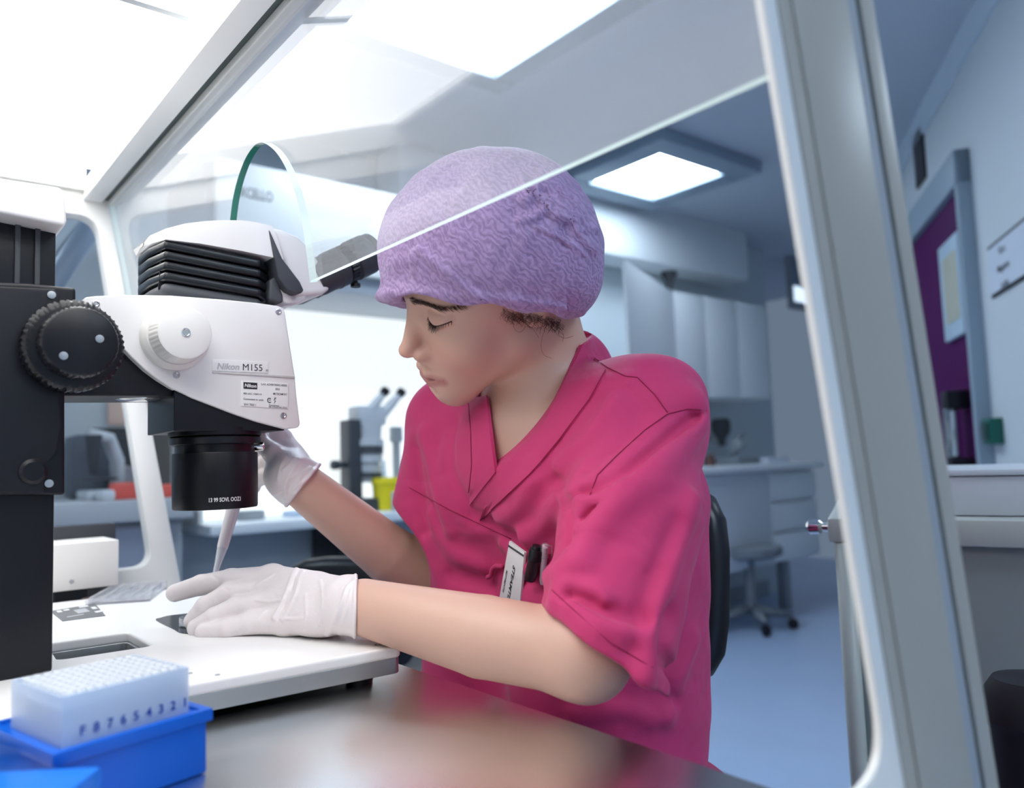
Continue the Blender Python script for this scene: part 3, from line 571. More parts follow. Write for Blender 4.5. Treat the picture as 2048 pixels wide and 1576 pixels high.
# arm and holder
prof('arm', [(125, 690), (206, 655), (240, 690), (291, 742), (348, 779), (352, 792), (125, 792)], .845, .93, 'black_paint', .002)
q = N_(275, 797, .88); q2 = ony(275, 797, .88); lathe('clamp_disc', A3(q[0], .885, N_(275, 790, .885)[2]-.001), A3(q[0], .885, N_(275, 790, .885)[2]-.006), [(0, .022), (.003, .022), (.005, .016)], 'chrome', mi, n=32)
hX = N_(348, 820, yn+.004)[0]; yb_ = onx(295, 825, hX)[1]
prof('lens_holder', [(348, 777), (400, 802), (470, 829), (520, 845), (569, 857), (569, 861), (348, 862)], yn+.004, max(yb_, .92), 'black_paint', .0015)
# body
body = [(482, 765), (500, 742), (560, 735), (740, 728), (1000, 732), (1300, 755), (1500, 775), (1625, 793), (1655, 806), (1664, 830), (1690, 1000), (1712, 1140), (1722, 1200), (1730, 1300), (1752, 1478), (1748, 1495), (1735, 1506), (1660, 1512), (1500, 1470), (1380, 1430), (1250, 1380), (1120, 1330), (1000, 1272), (920, 1222), (850, 1170), (770, 1095), (700, 1020), (640, 950), (585, 880), (520, 810)]
prof('zoom_body', body, yn, .935, 'scope_white', .0035, z1=True)
# parting ledge
prof('body_ledge', [(1240, 1178), (1722, 1203), (1724, 1216), (1240, 1184)], yn-.0012, yn+.002, mat('ledge', (.55, .54, .53), .4), .0004, z1=True)
prof('name_strip', [(1240, 1103), (1564, 1122), (1566, 1186), (1238, 1172)], yn-.0008, yn+.001, mat('strip', (.80, .80, .80), .25), .0002, z1=True)
prof('type_plate', [(1410, 1228), (1684, 1245), (1682, 1394), (1406, 1378)], yn-.0008, yn+.001, 'label', .0002, z1=True)
def ft(s, x0, y0_, x1, h, m='print_black', Y=yn-.0010, italic=0, bold=.0, z1=True, par=mi):
    """text fitted between two points (read in the close-up frame) on the side face"""
    a = ony(*z1_(x0, y0_), Y) if z1 else ony(x0, y0_, Y); bb = ony(*z1_(*x1), Y) if z1 else ony(*x1, Y); L_ = np.linalg.norm(bb-a)
    hh = h/2.919*.00052 if z1 else h*.00052
    o = text('lettering', s, (0, 0, 0), (1, 0, 0), (0, 0, 1), hh, m, par, italic=italic, bold=bold)
    co = np.empty(len(o.data.vertices)*3); o.data.vertices.foreach_get('co', co); co = co.reshape(-1, 3); w_ = co[:, 0].max()-co[:, 0].min()
    xs = L_/w_; co[:, 0] = (co[:, 0]-co[:, 0].min())*xs; d_ = (bb-a)/L_; zz = co[:, 2].copy(); xx = co[:, 0].copy()
    P_ = a+np.outer(xx, d_)+np.outer(zz, A3(0, 0, 1)); o.data.vertices.foreach_set('co', P_.ravel()); return o
ft('Nikon', 1266, 1162, (1398, 1167), 36, 'print_grey', italic=.2, bold=.03)
ft('M155', 1418, 1169, (1532, 1174), 40)
ft('II', 1554, 1176, (1564, 1177), 14)
prof('logo_block', [(1422, 1238), (1502, 1243), (1502, 1281), (1422, 1276)], yn-.0011, yn-.0007, 'print_black', 0, z1=True, sm=False)
ft('Nikon', 1428, 1266, (1497, 1271), 20, 'print_white', Y=yn-.0014, italic=.15, bold=.03)
for s, x0, yy, x1, h in (('S.A.R. ADVERTISING HIDEX', 1524, 1256, (1676, 1264), 12), ('503', 1608, 1284, (1632, 1286), 12), ('PER UCC: CINKA 8', 1422, 1310, (1526, 1315), 11), ('MI:TECAM 011', 1596, 1312, (1674, 1317), 13), ('Convenient nr scale', 1422, 1341, (1538, 1348), 11), ('SNV 7003 1', 1424, 1374, (1494, 1378), 13), ('Prescriptions', 1570, 1376, (1628, 1380), 9), ('REF. ZONARTHAL VS.A.R', 1570, 1386, (1676, 1392), 9)): ft(s, x0, yy, x1, h, bold=.01)
ft('C', 1560, 1358, (1582, 1360), 30, bold=.02); ft('-', 1570, 1352, (1580, 1353), 30); ft('F', 1598, 1345, (1614, 1346), 18, italic=.3, bold=.02); ft('7', 1598, 1362, (1612, 1363), 16, italic=.3, bold=.02)
for p in ((560, 781), (1624, 827), (1030, 1197), (1654, 1434)):
    q = ony(*z1_(*p), yn); s_ = lathe('screw', q, q-A3(0, .0010, 0), [(0, .0036), (.0008, .0034), (.001, .0024), (.0004, .0016), (.0004, .0004)], 'screw', mi, n=24)
# focus knobs
kb = N_(140, 697, .788)
kn = lathe('coarse_knob', kb, kb-A3(0, .024, 0), [(0, .032), (.001, .037), (.004, .0395), (.020, .0395), (.023, .037), (.024, .033)], 'black_satin', mi, n=192, ribs=48, ribamp=.013, ribrange=(.002, .0215))
ki = lathe('fine_knob', kb-A3(0, .0235, 0), kb-A3(0, .046, 0), [(0, .0285), (.002, .0300), (.019, .0300), (.0215, .0288), (.0225, .027)], 'black_satin', mi, n=192, ribs=48, ribamp=.011, ribrange=(.0015, .019))
qf = kb-A3(0, .046, 0)
for dx_, dz_ in ((-.013, -.013), (.014, .003)): lathe('screw', qf+A3(dx_, 0, dz_), qf+A3(dx_, -.0012, dz_), [(0, .0034), (.001, .0034), (.0012, .002)], 'screw', mi, n=20)
# zoom knob
zb = N_(348, 676, yn)
lathe('zoom_collar', zb, zb-A3(0, .012, 0), [(0, .033), (.006, .033), (.009, .031), (.012, .029)], 'knob_white', mi, n=64)
zk = lathe('zoom_knob', zb-A3(0, .0115, 0), zb-A3(0, .038, 0), [(0, .0275), (.003, .0278), (.022, .0262), (.0255, .0255), (.0265, .0235)], 'knob_white', mi, n=160, ribs=40, ribamp=.010, ribrange=(.002, .0225))
q = zb-A3(0, .038, 0); lathe('screw', q, q-A3(0, .001, 0), [(0, .0046), (.0009, .0044), (.001, .0034), (.0004, .003), (.0004, .0005)], 'chrome', mi, n=24)
# objective
X0 = ony(431, 960, y0)[0]; zz_ = lambda py: ony(431, py, y0)[2]; dd_ = (ony(431, 960, y0)-CAM) @ FW; pr = dd_/1600
ax0 = zz_(1017)
def orr(py): return abs(zz_(py)-ax0)
lathe('objective', (X0, y0, ax0), (X0, y0, zz_(862)), [(0, 70*pr), (.0005, 79*pr), (.002, 80.5*pr), (orr(985), 81*pr), (orr(908), 81*pr), (orr(906), 80*pr)], 'black_paint', mi, n=72)
lathe('objective_neck', (X0, y0, zz_(907)), (X0, y0, zz_(888)), [(0, 76*pr), (zz_(888)-zz_(907), 76*pr)], 'black_satin', mi, n=64)
lathe('objective_ring', (X0, y0, zz_(891)), (X0, y0, zz_(875)), [(0, 84*pr), (.001, 87*pr), (orr(875)-orr(891)-.001, 87*pr), (orr(875)-orr(891), 84*pr)], 'black_satin', mi, n=72)
lathe('mount_ring', (X0, y0, zz_(874)), (X0, y0, zz_(858)), [(0, 85*pr), (.001, 88*pr), (orr(858)-orr(874), 88*pr)], 'black_paint', mi, n=72)
q = A3(X0+78*pr*cos(radians(-28)), y0+78*pr*sin(radians(-28)), zz_(895)); dq = A3(cos(radians(-28)), sin(radians(-28)), 0); lathe('lock_pin', q-dq*.004, q+dq*.009, [(0, .0045), (.012, .0048), (.013, .0038)], 'chrome', mi, n=20)
Rr = 81.6*pr
def wcyl(x, y):
    a = -pi/2-radians(6)+(x-.0)/Rr; return np.stack([X0+Rr*np.cos(a), y0+Rr*np.sin(a), zz_(1001)+y], 1)
tx = text('lettering', '13 99 SOVI. OOZ1', (0, 0, 0), (1, 0, 0), (0, 0, 1), .0042, 'print_white', mi, warp=wcyl, align='CENTER', xs=.72, bold=.02)
# ribbed head
c5, s5 = cos(radians(4)), sin(radians(4)); fX = A3(c5, 0, -s5); fZ = A3(s5, 0, c5)
cl, cr_ = N_(330, 480)[0]-.0, N_(556, 520)[0]
lf_ = ony(281, 500, .905)[0]
def fin(name, zt_, th, m, grow=0, bev=.0025, dx=0):
    o_ = A3(cl, 0, zt_); L_ = cr_-cl; w2 = .05+grow
    xs_ = [(0+.0, y0-w2), (L_-.02, y0-w2), (L_+grow, y0-w2+.022), (L_+grow, y0+w2-.022), (L_-.02, y0+w2), (0, y0+w2), (-(cl-lf_)-grow, y0+.028), (-(cl-lf_)-grow, y0-.010)]
    pts = [o_+fX*a+A3(0, b_, 0) for a, b_ in xs_]; return prism(name, pts, -fZ*th, m, mi, bevel=bev, seg=3)
ztp = [N_(330, 479+21*i)[2] for i in range(5)]
for i in range(4): fin('bellows_fin', ztp[i], .0092, 'fins', bev=.0032)
fin('bellows_core', ztp[0]-.002, ztp[0]-ztp[4]+.004, 'black_paint', grow=-.012, bev=.001)
o = fin('head_tray', ztp[3]-.0098, .016, 'charcoal', grow=-.002, bev=.007)
lathe('head_mount', (X0+.005, y0, N_(420, 600)[2]-.004), (X0+.005, y0, ztp[4]), [(0, .045), (.03, .045)], 'black_satin', mi, n=48)
cap_ = [(280, 497, .900), (282, 487, .900), (300, 471, .862), (332, 457, y0-.052)]+[(*p, y0-.052) for p in ((370, 447), (410, 442), (450, 440), (490, 441), (520, 446), (545, 452), (556, 480), (567, 519), (480, 501), (400, 487), (332, 479))]+[(303, 487, .865)]
bm = bmesh.new(); A_ = [ony(p[0], p[1], p[2]) for p in cap_]; a_ = [bm.verts.new(tuple(map(float, q))) for q in A_]; b2_ = [bm.verts.new((float(q[0]), float(2*y0-q[1]+(.02 if q[1] > .86 else 0)), float(q[2]))) for q in A_]
for i in range(len(A_)): j = (i+1) % len(A_); bm.faces.new((a_[i], b2_[i], b2_[j], a_[j]))
for q in (a_, b2_):
    N0 = len(q); lo_i, hi_i = 0, N0-1; L_, R_ = q[:10], q[10:][::-1]
    top_ = q[0:11]; bot_ = [q[0], q[15], q[14], q[13], q[12], q[11]]
    bm.faces.new((q[0], q[1], q[2], q[15])); bm.faces.new((q[15], q[2], q[3], q[14])); bm.faces.new((q[14], q[3], q[4], q[5], q[13])); bm.faces.new((q[13], q[5], q[6], q[7], q[12])); bm.faces.new((q[12], q[7], q[8], q[9], q[10], q[11]))
frombm('head_cover', bm, 'scope_white', mi, smooth=True, bevel=.004, seg=4, ang=38)
prof('binocular_body', [(540, 453), (566, 459), (600, 474), (625, 500), (643, 530), (660, 560), (662, 578), (648, 588), (600, 592), (585, 585), (568, 519)], y0-.046, y0+.046, 'scope_white', .006, seg=4)
prof('hinge_wedge', [(539, 458), (566, 519), (575, 530), (600, 563), (608, 580), (604, 586), (592, 588), (575, 580), (556, 553)], y0-.055, y0+.055, 'dark_grey', .002)
prof('lower_shell', [(558, 560), (590, 584), (613, 588), (611, 598), (600, 606), (575, 608), (560, 600)], y0-.042, y0+.042, 'scope_white', .005)
prof('hinge_foot', [(540, 560), (552, 552), (566, 590), (567, 603), (560, 607), (538, 598)], y0-.045, y0+.045, 'charcoal', .004)
for i, yy in enumerate((y0-.030, y0+.032)):
    a = ony(625, 560, y0-.03)*[1, 0, 1]+A3(0, yy, 0); b_ = ony(733, 509, y0-.03)*[1, 0, 1]+A3(0, yy, 0); L_ = np.linalg.norm(b_-a)
    e = lathe('eyepiece', a, b_, [(0, .020), (L_*.08, .022), (L_*.35, .022), (L_*.36, .0235), (L_*.5, .0235), (L_*.51, .021), (L_*.7, .021), (L_*.72, .0245), (L_, .0245)], 'dark_grey', mi, n=48)
    d_ = (b_-a)/L_; lathe('dioptre_ring', a+d_*L_*.52, a+d_*L_*.66, [(0, .0215), (.001, .0228), (L_*.13, .0228), (L_*.14, .0215)], 'black_satin', e, n=96, ribs=24, ribamp=.02, ribrange=(.0005, L_*.135))
    lathe('eyecup', b_-d_*.002, b_+d_*.014, [(0, .021), (.003, .023), (.011, .0235), (.014, .020)], 'black_satin', e, n=40)
q = ony(711, 566, y0-.03); lathe('lock_screw', q+A3(0, 0, .010), q-A3(0, 0, .006), [(0, .003), (.010, .003), (.011, .006), (.015, .006)], 'black_satin', mi, n=20)

# ================================================================== TIP BOXES
def rax(deg): a = radians(deg); return [A3(cos(a), sin(a), 0), A3(-sin(a), cos(a), 0), A3(0, 0, 1)]
zt0 = .842; ra = rax(13); ob = onz(108, 1507, zt0)*[1, 1, 0]; LU, LV = .099, .100
tbx = empty('tip_box', ob+ra[0]*LU/2+ra[1]*LV/2+A3(0, 0, .8), 'blue plastic pipette tip box in the foreground holding a frosted tip rack', 'tip box')
def openbox(name, lo, hi, th, m, par, ax, org, bev=.0015):
    bm = bmesh.new(); (x0_, y0b, z0b), (x1_, y1b, z1b) = lo, hi
    V = []
    for zz, ins in ((z0b, 0), (z1b, 0), (z1b, th), (z0b+th, th)):
        V.append([bm.verts.new(tuple(map(float, np.array(org)+a*ax[0]+b_*ax[1]+zz*ax[2]))) for a, b_ in ((x0_+ins, y0b+ins), (x1_-ins, y0b+ins), (x1_-ins, y1b-ins), (x0_+ins, y1b-ins))])
    for L in range(3):
        for i in range(4): bm.faces.new((V[L][i], V[L][(i+1) % 4], V[L+1][(i+1) % 4], V[L+1][i]))
    bm.faces.new(V[0][::-1]); bm.faces.new(V[3]); return frombm(name, bm, m, par, smooth=True, bevel=bev, seg=2)
openbox('body', (.002, .002, .8005), (LU-.002, LV-.002, zt0-.006), .003, 'blue_plastic', tbx, ra, ob)
openbox('rim', (-.001, -.001, zt0-.008), (LU+.001, LV+.001, zt0), .006, 'blue_plastic', tbx, ra, ob)
ix0, ix1, iy0, iy1 = .008, LU-.010, .010, LV-.016; zr0, zr1 = .836, .870
openbox('rack_frame', (ix0, iy0, zr0-.02), (ix1, iy1, zr1), .0015, 'rack_clear', tbx, ra, ob, .001)
box('rack_plate', (ix0+.0016, iy0+.0016, zr1-.010), (ix1-.0016, iy1-.0016, zr1-.008), 'rack_clear', tbx, ax=ra, org=ob, bevel=0)
for i in range(9):
    q = ob+ra[0]*(ix0+.012+i*.0082)+ra[1]*(iy0-.0004)+A3(0, 0, zt0+.003)
    text('row_number', str(9-i if i else 'F'), q, ra[0], (0, 0, 1), .0055, mat('ink_blue', (.01, .06, .35), .5), tbx, align='CENTER', depth=0, bold=.02)
def small_cone(name, p, r1, r0, z0_, z1__, n=8):
    V = [(r*cos(2*pi*k/n), r*sin(2*pi*k/n), z) for z, r in ((z0_, r0), (z1__-.008, r1*.8), (z1__-.008, r1), (z1__, r1)) for k in range(n)]
    F = [(i*n+k, i*n+(k+1) % n, (i+1)*n+(k+1) % n, (i+1)*n+k) for i in range(3) for k in range(n)]+[tuple(range(n))[::-1], tuple(3*n+k for k in range(n))]
    me = bpy.data.meshes.new(name); me.from_pydata(V, [], F); me.polygons.foreach_set('use_smooth', [True]*len(F)); me.materials.append(M['tip_clear']); return me
tipme = small_cone('pipette_tip', None, .0032, .0006, -.036, .0)
for i in range(12):
    for j in range(8):
        o = bpy.data.objects.new('pipette_tip', tipme); COL.objects.link(o)
        o.location = [float(v) for v in ob+ra[0]*(ix0+.0075+i*(ix1-ix0-.015)/11)+ra[1]*(iy0+.007+j*(iy1-iy0-.014)/7)+A3(0, 0, zr1+.001)]
        tag(o, 'frosted clear pipette tip standing in the rack of the blue tip box', 'pipette tip', 'pipette tips in the rack')
# second blue lid in the corner
q = onz(205, 1527, .845); rb = rax(-37)
lid = empty('blue_cover', q*[1, 1, 0]+A3(-.05, -.03, .8), 'bright blue plastic lid at the lower left corner in front of the tip box', 'lid')
qq = onz(205, 1530, .838)*[1, 1, 0]
qo = qq-rb[0]*.11-rb[1]*.085
box('cover', (0, 0, .8005), (.11, .085, .838), 'blue_plastic2', lid, ax=rb, org=qo, bevel=.003)
box('rim', (-.002, -.002, .8003), (.112, .087, .806), 'blue_plastic2', lid, ax=rb, org=qo, bevel=.001)
# ================================================================== PERSON
# ---- signed distance tools
def seg(P, a, b, ra, rb):
    a = np.asarray(a, float); b = np.asarray(b, float); d = b-a; t = np.clip(((P-a) @ d)/(d @ d), 0, 1)
    return np.linalg.norm(P-a-t[:, None]*d, axis=1)-(ra+(rb-ra)*t)
def ell(P, c, r, R=None):
    q = P-np.asarray(c, float)
    if R is not None: q = q @ R
    r = np.asarray(r, float); k0 = np.linalg.norm(q/r, axis=1); k1 = np.linalg.norm(q/(r*r), axis=1)
    return k0*(k0-1)/(k1+1e-9)
def smin(a, b, k):
    h = np.clip(.5+.5*(b-a)/k, 0, 1); return b*(1-h)+a*h-k*h*(1-h)
def smax(a, b, k): return -smin(-a, -b, k)
def polyd(P, pts):
    r = None
    for a, b in zip(pts[:-1], pts[1:]):
        d = seg(P, a, b, 0, 0); r = d if r is None else np.minimum(r, d)
    return r
def addfolds(P, d, folds):
    d = d.copy()
    for q, a_, w_ in folds:
        q = np.asarray(q); lo, hi = q.min(0)-2.6*w_, q.max(0)+2.6*w_
        k = np.nonzero(((P > lo) & (P < hi)).all(1))[0]
        if len(k): d[k] -= a_*np.exp(-(polyd(P[k], q)/w_)**2)
    return d
def sdf_mesh(f, lo, hi, h, newton=2, B=8):
    lo = np.array(lo, float); hi = np.array(hi, float)
    nb = np.ceil((hi-lo)/(h*B)).astype(int); n = nb*B
    bi = np.stack(np.meshgrid(*[np.arange(k) for k in nb], indexing='ij'), -1).reshape(-1, 3)
    c = lo+(bi+.5)*B*h; fc = f(c); act = np.abs(fc) < B*h*1.15
    V = np.repeat(np.repeat(np.repeat(fc.reshape(nb), B, 0), B, 1), B, 2).astype(np.float32)
    off = np.stack(np.meshgrid(*[np.arange(B)]*3, indexing='ij'), -1).reshape(-1, 3)
    A = bi[act]
    for s in range(0, len(A), 400):
        a = A[s:s+400]; idx = (a[:, None, :]*B+off[None]).reshape(-1, 3); V[idx[:, 0], idx[:, 1], idx[:, 2]] = f(lo+idx*h)
    I = V < 0
    m = np.zeros(tuple(n-1), np.uint8)
    for dx in (0, 1):
        for dy in (0, 1):
            for dz in (0, 1): m += I[dx:n[0]-1+dx, dy:n[1]-1+dy, dz:n[2]-1+dz]
    cells = np.argwhere((m > 0) & (m < 8)); ids = -np.ones(m.shape, np.int32); ids[tuple(cells.T)] = np.arange(len(cells))
    acc = np.zeros((len(cells), 3)); cnt = np.zeros(len(cells))
    cor = [(a, b, c_) for a in (0, 1) for b in (0, 1) for c_ in (0, 1)]
    for p in cor:
        for ax in range(3):
            if p[ax]: continue
            q = list(p); q[ax] = 1
            vp = V[tuple((cells+p).T)]; vq = V[tuple((cells+q).T)]; s = (vp < 0) != (vq < 0)
            t = np.where(s, vp/(vp-vq+1e-12), 0); pos = np.array(p, float)[None].repeat(len(cells), 0); pos[:, ax] = t
            acc += pos*s[:, None]; cnt += s
    P = lo+(cells+acc/np.maximum(cnt, 1)[:, None])*h
    F = []
    for ax in range(3):
        sl0 = [slice(None)]*3; sl1 = [slice(None)]*3; sl0[ax] = slice(0, -1); sl1[ax] = slice(1, None)
        d = I[tuple(sl0)] != I[tuple(sl1)]; e = np.argwhere(d); o1, o2 = (ax+1) % 3, (ax+2) % 3
        ok = (e[:, o1] > 0) & (e[:, o2] > 0) & (e[:, o1] < n[o1]-1) & (e[:, o2] < n[o2]-1); e = e[ok]
        def g(da, db): q = e.copy(); q[:, o1] -= da; q[:, o2] -= db; return ids[tuple(q.T)]
        Q = np.stack([g(1, 1), g(0, 1), g(0, 0), g(1, 0)], 1); ins = I[tuple(e.T)]
        Q[~ins] = Q[~ins][:, ::-1]; F.append(Q)
    F = np.concatenate(F); F = F[(F >= 0).all(1)]
    for _ in range(newton):
        e = h*.25; v = f(P); G = np.stack([f(P+np.eye(3)[k]*e)-v for k in range(3)], 1)/e; g2 = (G*G).sum(1)
        P = P-np.clip(v/np.maximum(g2, .2), -.6*h, .6*h)[:, None]*G
    return P, F
def sdf_obj(name, P, F, m, parent):
    me = bpy.data.meshes.new(name); me.vertices.add(len(P)); me.vertices.foreach_set('co', P.ravel())
    k = F.shape[1]; me.loops.add(len(F)*k); me.loops.foreach_set('vertex_index', F.ravel().astype(np.int32)); me.polygons.add(len(F))
    me.polygons.foreach_set('loop_start', np.arange(0, len(F)*k, k, dtype=np.int32)); me.update(); me.validate()
    me.polygons.foreach_set('use_smooth', [True]*len(me.polygons)); return link(name, me, m, parent)
def hit(f, x, y, t0=.35, t1=1.6):
    r = ray(x, y); L = np.linalg.norm(r); t = t0
    for _ in range(200):
        p = CAM+r*t; d = float(f(p[None])[0])
        if d < .0004: return p
        t += max(d*.7, .0004)/L
        if t > t1: return None
    return p
def grad(f, p, e=.001):
    v = f(np.array([p, p+[e, 0, 0], p+[0, e, 0], p+[0, 0, e]])); g = (v[1:]-v[0]); return g/(np.linalg.norm(g)+1e-9)

# ---- head frame
Ml = np.array([[-.139, -.835, -.533], [-.831, .391, -.395], [-.538, -.388, .749]])   # columns: her left, forward, up
HO = A3(.507, .640, 1.174)
def H2W(p): return HO+Ml @ np.array(p, float)
def W2H(P): return (P-HO) @ Ml
def sym(P): q = P.copy(); q[:, 0] = np.abs(q[:, 0]); return q
def head_sdf(P):
    Q = W2H(P); S_ = sym(Q)
    d = ell(Q, (0, -.012, .048), (.073, .094, .084))
    d = smin(d, ell(Q, (0, .040, .005), (.060, .050, .070)), .03)
    d = smin(d, seg(S_, (.050, .010, -.036), (.014, .072, -.076), .015, .018), .03)          # jaw
    d = smin(d, ell(Q, (0, .073, -.083), (.022, .018, .017)), .02)                            # chin
    d = smin(d, ell(S_, (.036, .058, -.020), (.024, .024, .026)), .022)                      # cheek
    d = smin(d, ell(Q, (0, .064, -.052), (.034, .034, .036)), .02)                            # mouth mound
    d = smin(d, seg(S_, (.010, .082, .042), (.040, .070, .038), .011, .009), .014)           # brow ridge
    d = smax(d, -ell(S_, (.036, .091, .022), (.017, .015, .012)), .012)                      # socket
    d = smin(d, ell(S_, (.0355, .0698, .0210), (.0170, .0156, .0130)), .004)                    # lidded eye
    n_ = seg(Q, (0, .084, .024), (0, .101, -.012), .0075, .0085); n_ = smin(n_, ell(Q, (0, .1065, -.021), (.0095, .0105, .0085)), .006)
    n_ = smin(n_, ell(S_, (.0115, .096, -.0265), (.0068, .0095, .0068)), .005)                # wings
    n_ = smin(n_, seg(Q, (0, .096, -.028), (0, .100, -.034), .005, .004), .006)
    d = smin(d, n_, .010)
    d = smax(d, -ell(S_, (.0062, .1015, -.0335), (.0030, .0048, .0036)), .002)               # nostril
    d = smax(d, -(seg(Q, (0, .1050, -.038), (0, .1050, -.045), .0018, .0022)), .003)          # philtrum
    up = smin(seg(S_, (.0, .0965, -.0505), (.010, .0955, -.0505), .0060, .0056), seg(S_, (.010, .0955, -.0505), (.0265, .0835, -.0540), .0056, .0026), .004)
    lo_ = smin(seg(S_, (0, .0945, -.0605), (.009, .0935, -.0610), .0072, .0068), seg(S_, (.009, .0935, -.0610), (.0258, .0835, -.0560), .0068, .0026), .004)
    d = smin(d, up, .0035); d = smin(d, lo_, .0035)
    gl = np.minimum(seg(S_, (0, .1035, -.0555), (.012, .0995, -.0558), .0010, .0010), seg(S_, (.012, .0995, -.0558), (.0280, .0850, -.0545), .0010, .0004))
    d = smax(d, -gl, .0024)
    d = d+.0016*np.exp(-(polyd(S_, [(.018, .0985, -.030), (.026, .0885, -.044), (.0285, .084, -.054)])/.005)**2)*0
    d = smax(d, -(seg(Q, (-.010, .093, -.073), (.010, .093, -.073), .0035, .0035)), .008)      # under-lip hollow
    # crease above the lid and the lid line
    d = smax(d, -np.minimum(seg(S_, (.023, .0840, .0275), (.036, .0855, .0315), .0005, .0007), seg(S_, (.036, .0855, .0315), (.050, .0750, .0285), .0007, .0005)), .0022)
    # ear
    e_ = ell(S_, (.072, -.010, .010), (.0065, .015, .022)); e_ = smax(e_, -ell(S_, (.079, -.006, .012), (.005, .008, .013)), .004)
    d = smin(d, e_, .006)
    return d
C7 = A3(.612, .672, 1.105)
def neck_sdf(P):
    a = H2W((0, -.030, -.020)); b = C7+A3(-.012, -.002, -.035)
    d = seg(P, a, b, .050, .056)
    d = smin(d, seg(P, H2W((.040, -.012, -.040)), A3(.555, .640, 1.050), .014, .010), .025)    # left neck muscle
    return d
SL, SR = A3(.600, .515, 1.050), A3(.575, .822, 1.052)
EL = D(1172, 1310, .645); WL = onz(728, 1214, .8655)
ER = A3(.590, .870, .825); WR = D(606, 972, .945)
def torso_skin(P):
    d = seg(P, (.64, .605, .95), (.625, .61, .72), .086, .088); d = smin(d, seg(P, (.635, .745, .95), (.625, .76, .72), .084, .088), .05)
    d = smin(d, seg(P, SL, SR, .036, .038), .05); d = smin(d, seg(P, (.585, .58, 1.0), (.59, .74, 1.0), .06, .06), .06)
    d = smin(d, seg(P, (.59, .665, 1.03), C7+A3(0, 0, -.02), .07, .05), .04)
    return d
def arm(P, s, e, w, sag=0, re=.036):
    d = seg(P, s, e, .040, re); m_ = e+(w-e)*.42-UP*sag
    d2 = smin(seg(P, e, m_, re, .0350), seg(P, m_, w, .0350, .0265), .002)
    return smin(d, d2, .02)
def head_all(P): return smin(smin(head_sdf(P), neck_sdf(P), .022), torso_skin(P), .03)
def body_rest(P):
    d = torso_skin(P); d = smin(d, neck_sdf(P), .03); d = smin(d, arm(P, SL, EL, WL, .003, .033), .03); d = smin(d, arm(P, SR, ER, WR), .03); return d

# ---- hands: chains of joints
def dpt(x, y, d): return D(x, y, d)
LH = dict(index=[(545, 1160, .862, .0125), (462, 1160, .874, .0098), (402, 1170, .884, .0089), (350, 1186, .893, .0078)],
          middle=[(548, 1180, .846, .0125), (456, 1190, .856, .0098), (412, 1214, .853, .0090), (386, 1242, .850, .0076)],
          ring=[(560, 1205, .828, .0120), (474, 1216, .835, .0096), (430, 1236, .832, .0088), (393, 1256, .832, .0076)],
          little=[(575, 1240, .808, .0118), (502, 1246, .815, .0090), (458, 1256, .816, .0083), (408, 1266, .820, .0072)],
          thumb=[(620, 1225, .850, .0140), (540, 1235, .875, .0110), (470, 1250, .885, .0095), (425, 1258, .888, .0080)])
LHW = {k: [(D(x, y, d), r*1.17) for x, y, d, r in v] for k, v in LH.items()}
RH = dict(index=[(560, 880, .965, .012), (530, 866, .975, .0098), (512, 890, .985, .0090), (508, 925, .985, .0078)],
          middle=[(566, 905, .958, .012), (534, 893, .972, .0098), (512, 915, .985, .0090), (508, 945, .985, .0078)],
          ring=[(566, 930, .950, .0115), (534, 924, .965, .0095), (508, 940, .980, .0088), (506, 960, .982, .0076)],
          little=[(562, 955, .945, .011), (532, 952, .958, .009), (510, 962, .972, .0083), (508, 975, .975, .0072)],
          thumb=[(572, 930, .935, .0135), (545, 905, .935, .0112), (527, 890, .945, .0098), (519, 868, .955, .0080)])
RHW = {k: [(D(x, y, d), r) for x, y, d, r in v] for k, v in RH.items()}
def hand(P, HW, w, extra=0, thumbk=.012):
    d = None
    for k in ('index', 'middle', 'ring', 'little', 'thumb'):
        c = HW[k]; f_ = None
        for (a, ra), (b, rb) in zip(c[:-1], c[1:]):
            s = seg(P, a, b, ra, rb); f_ = s if f_ is None else smin(f_, s, .003)
        pm = seg(P, w, c[0][0], .0245 if k != 'thumb' else .020, c[0][1]+.001)
        f_ = smin(f_, pm, .006); d = f_ if d is None else smin(d, f_, .0035)
    return d-extra
def pal(P, HW, w): # fill of the palm
    a, b, c = HW['index'][0][0], HW['little'][0][0]-A3(0, 0, .001), w
    return smin(seg(P, a, b, .0125, .0115), smin(seg(P, (a+c)/2, (b+c)/2, .018, .0195), seg(P, (a*2+c)/3, (b*2+c)/3, .0155, .0160), .01), .01)
fL = lambda P: smin(hand(P, LHW, WL), pal(P, LHW, WL), .008)
fR = lambda P: smin(hand(P, RHW, WR), pal(P, RHW, WR), .008)

person = empty('person', (.70, .65, 0), 'woman in pink scrub top, purple hair cap and white gloves leaning over the base plate', 'person')
def bounds(pts, pad): a = np.array(pts); return a.min(0)-pad, a.max(0)+pad
parts = []
P1, F1 = sdf_mesh(lambda P: smax(head_all(P), -(P[:, 2]-1.0), .001), (.36, .52, .99), (.72, .80, 1.34), .0017); parts.append((P1, F1))
f_rest = lambda P: smin(smin(body_rest(P), fL(P)+.0022, .004), fR(P)+.0022, .004)
P2, F2 = sdf_mesh(lambda P: np.maximum(f_rest(P), np.maximum(P[:, 2]-1.10, .70-P[:, 2])), (.22, .38, .66), (.86, 1.06, 1.12), .0034); parts.append((P2, F2))
Pv = np.concatenate([P1, P2]); Fv = np.concatenate([F1, F2+len(P1)])
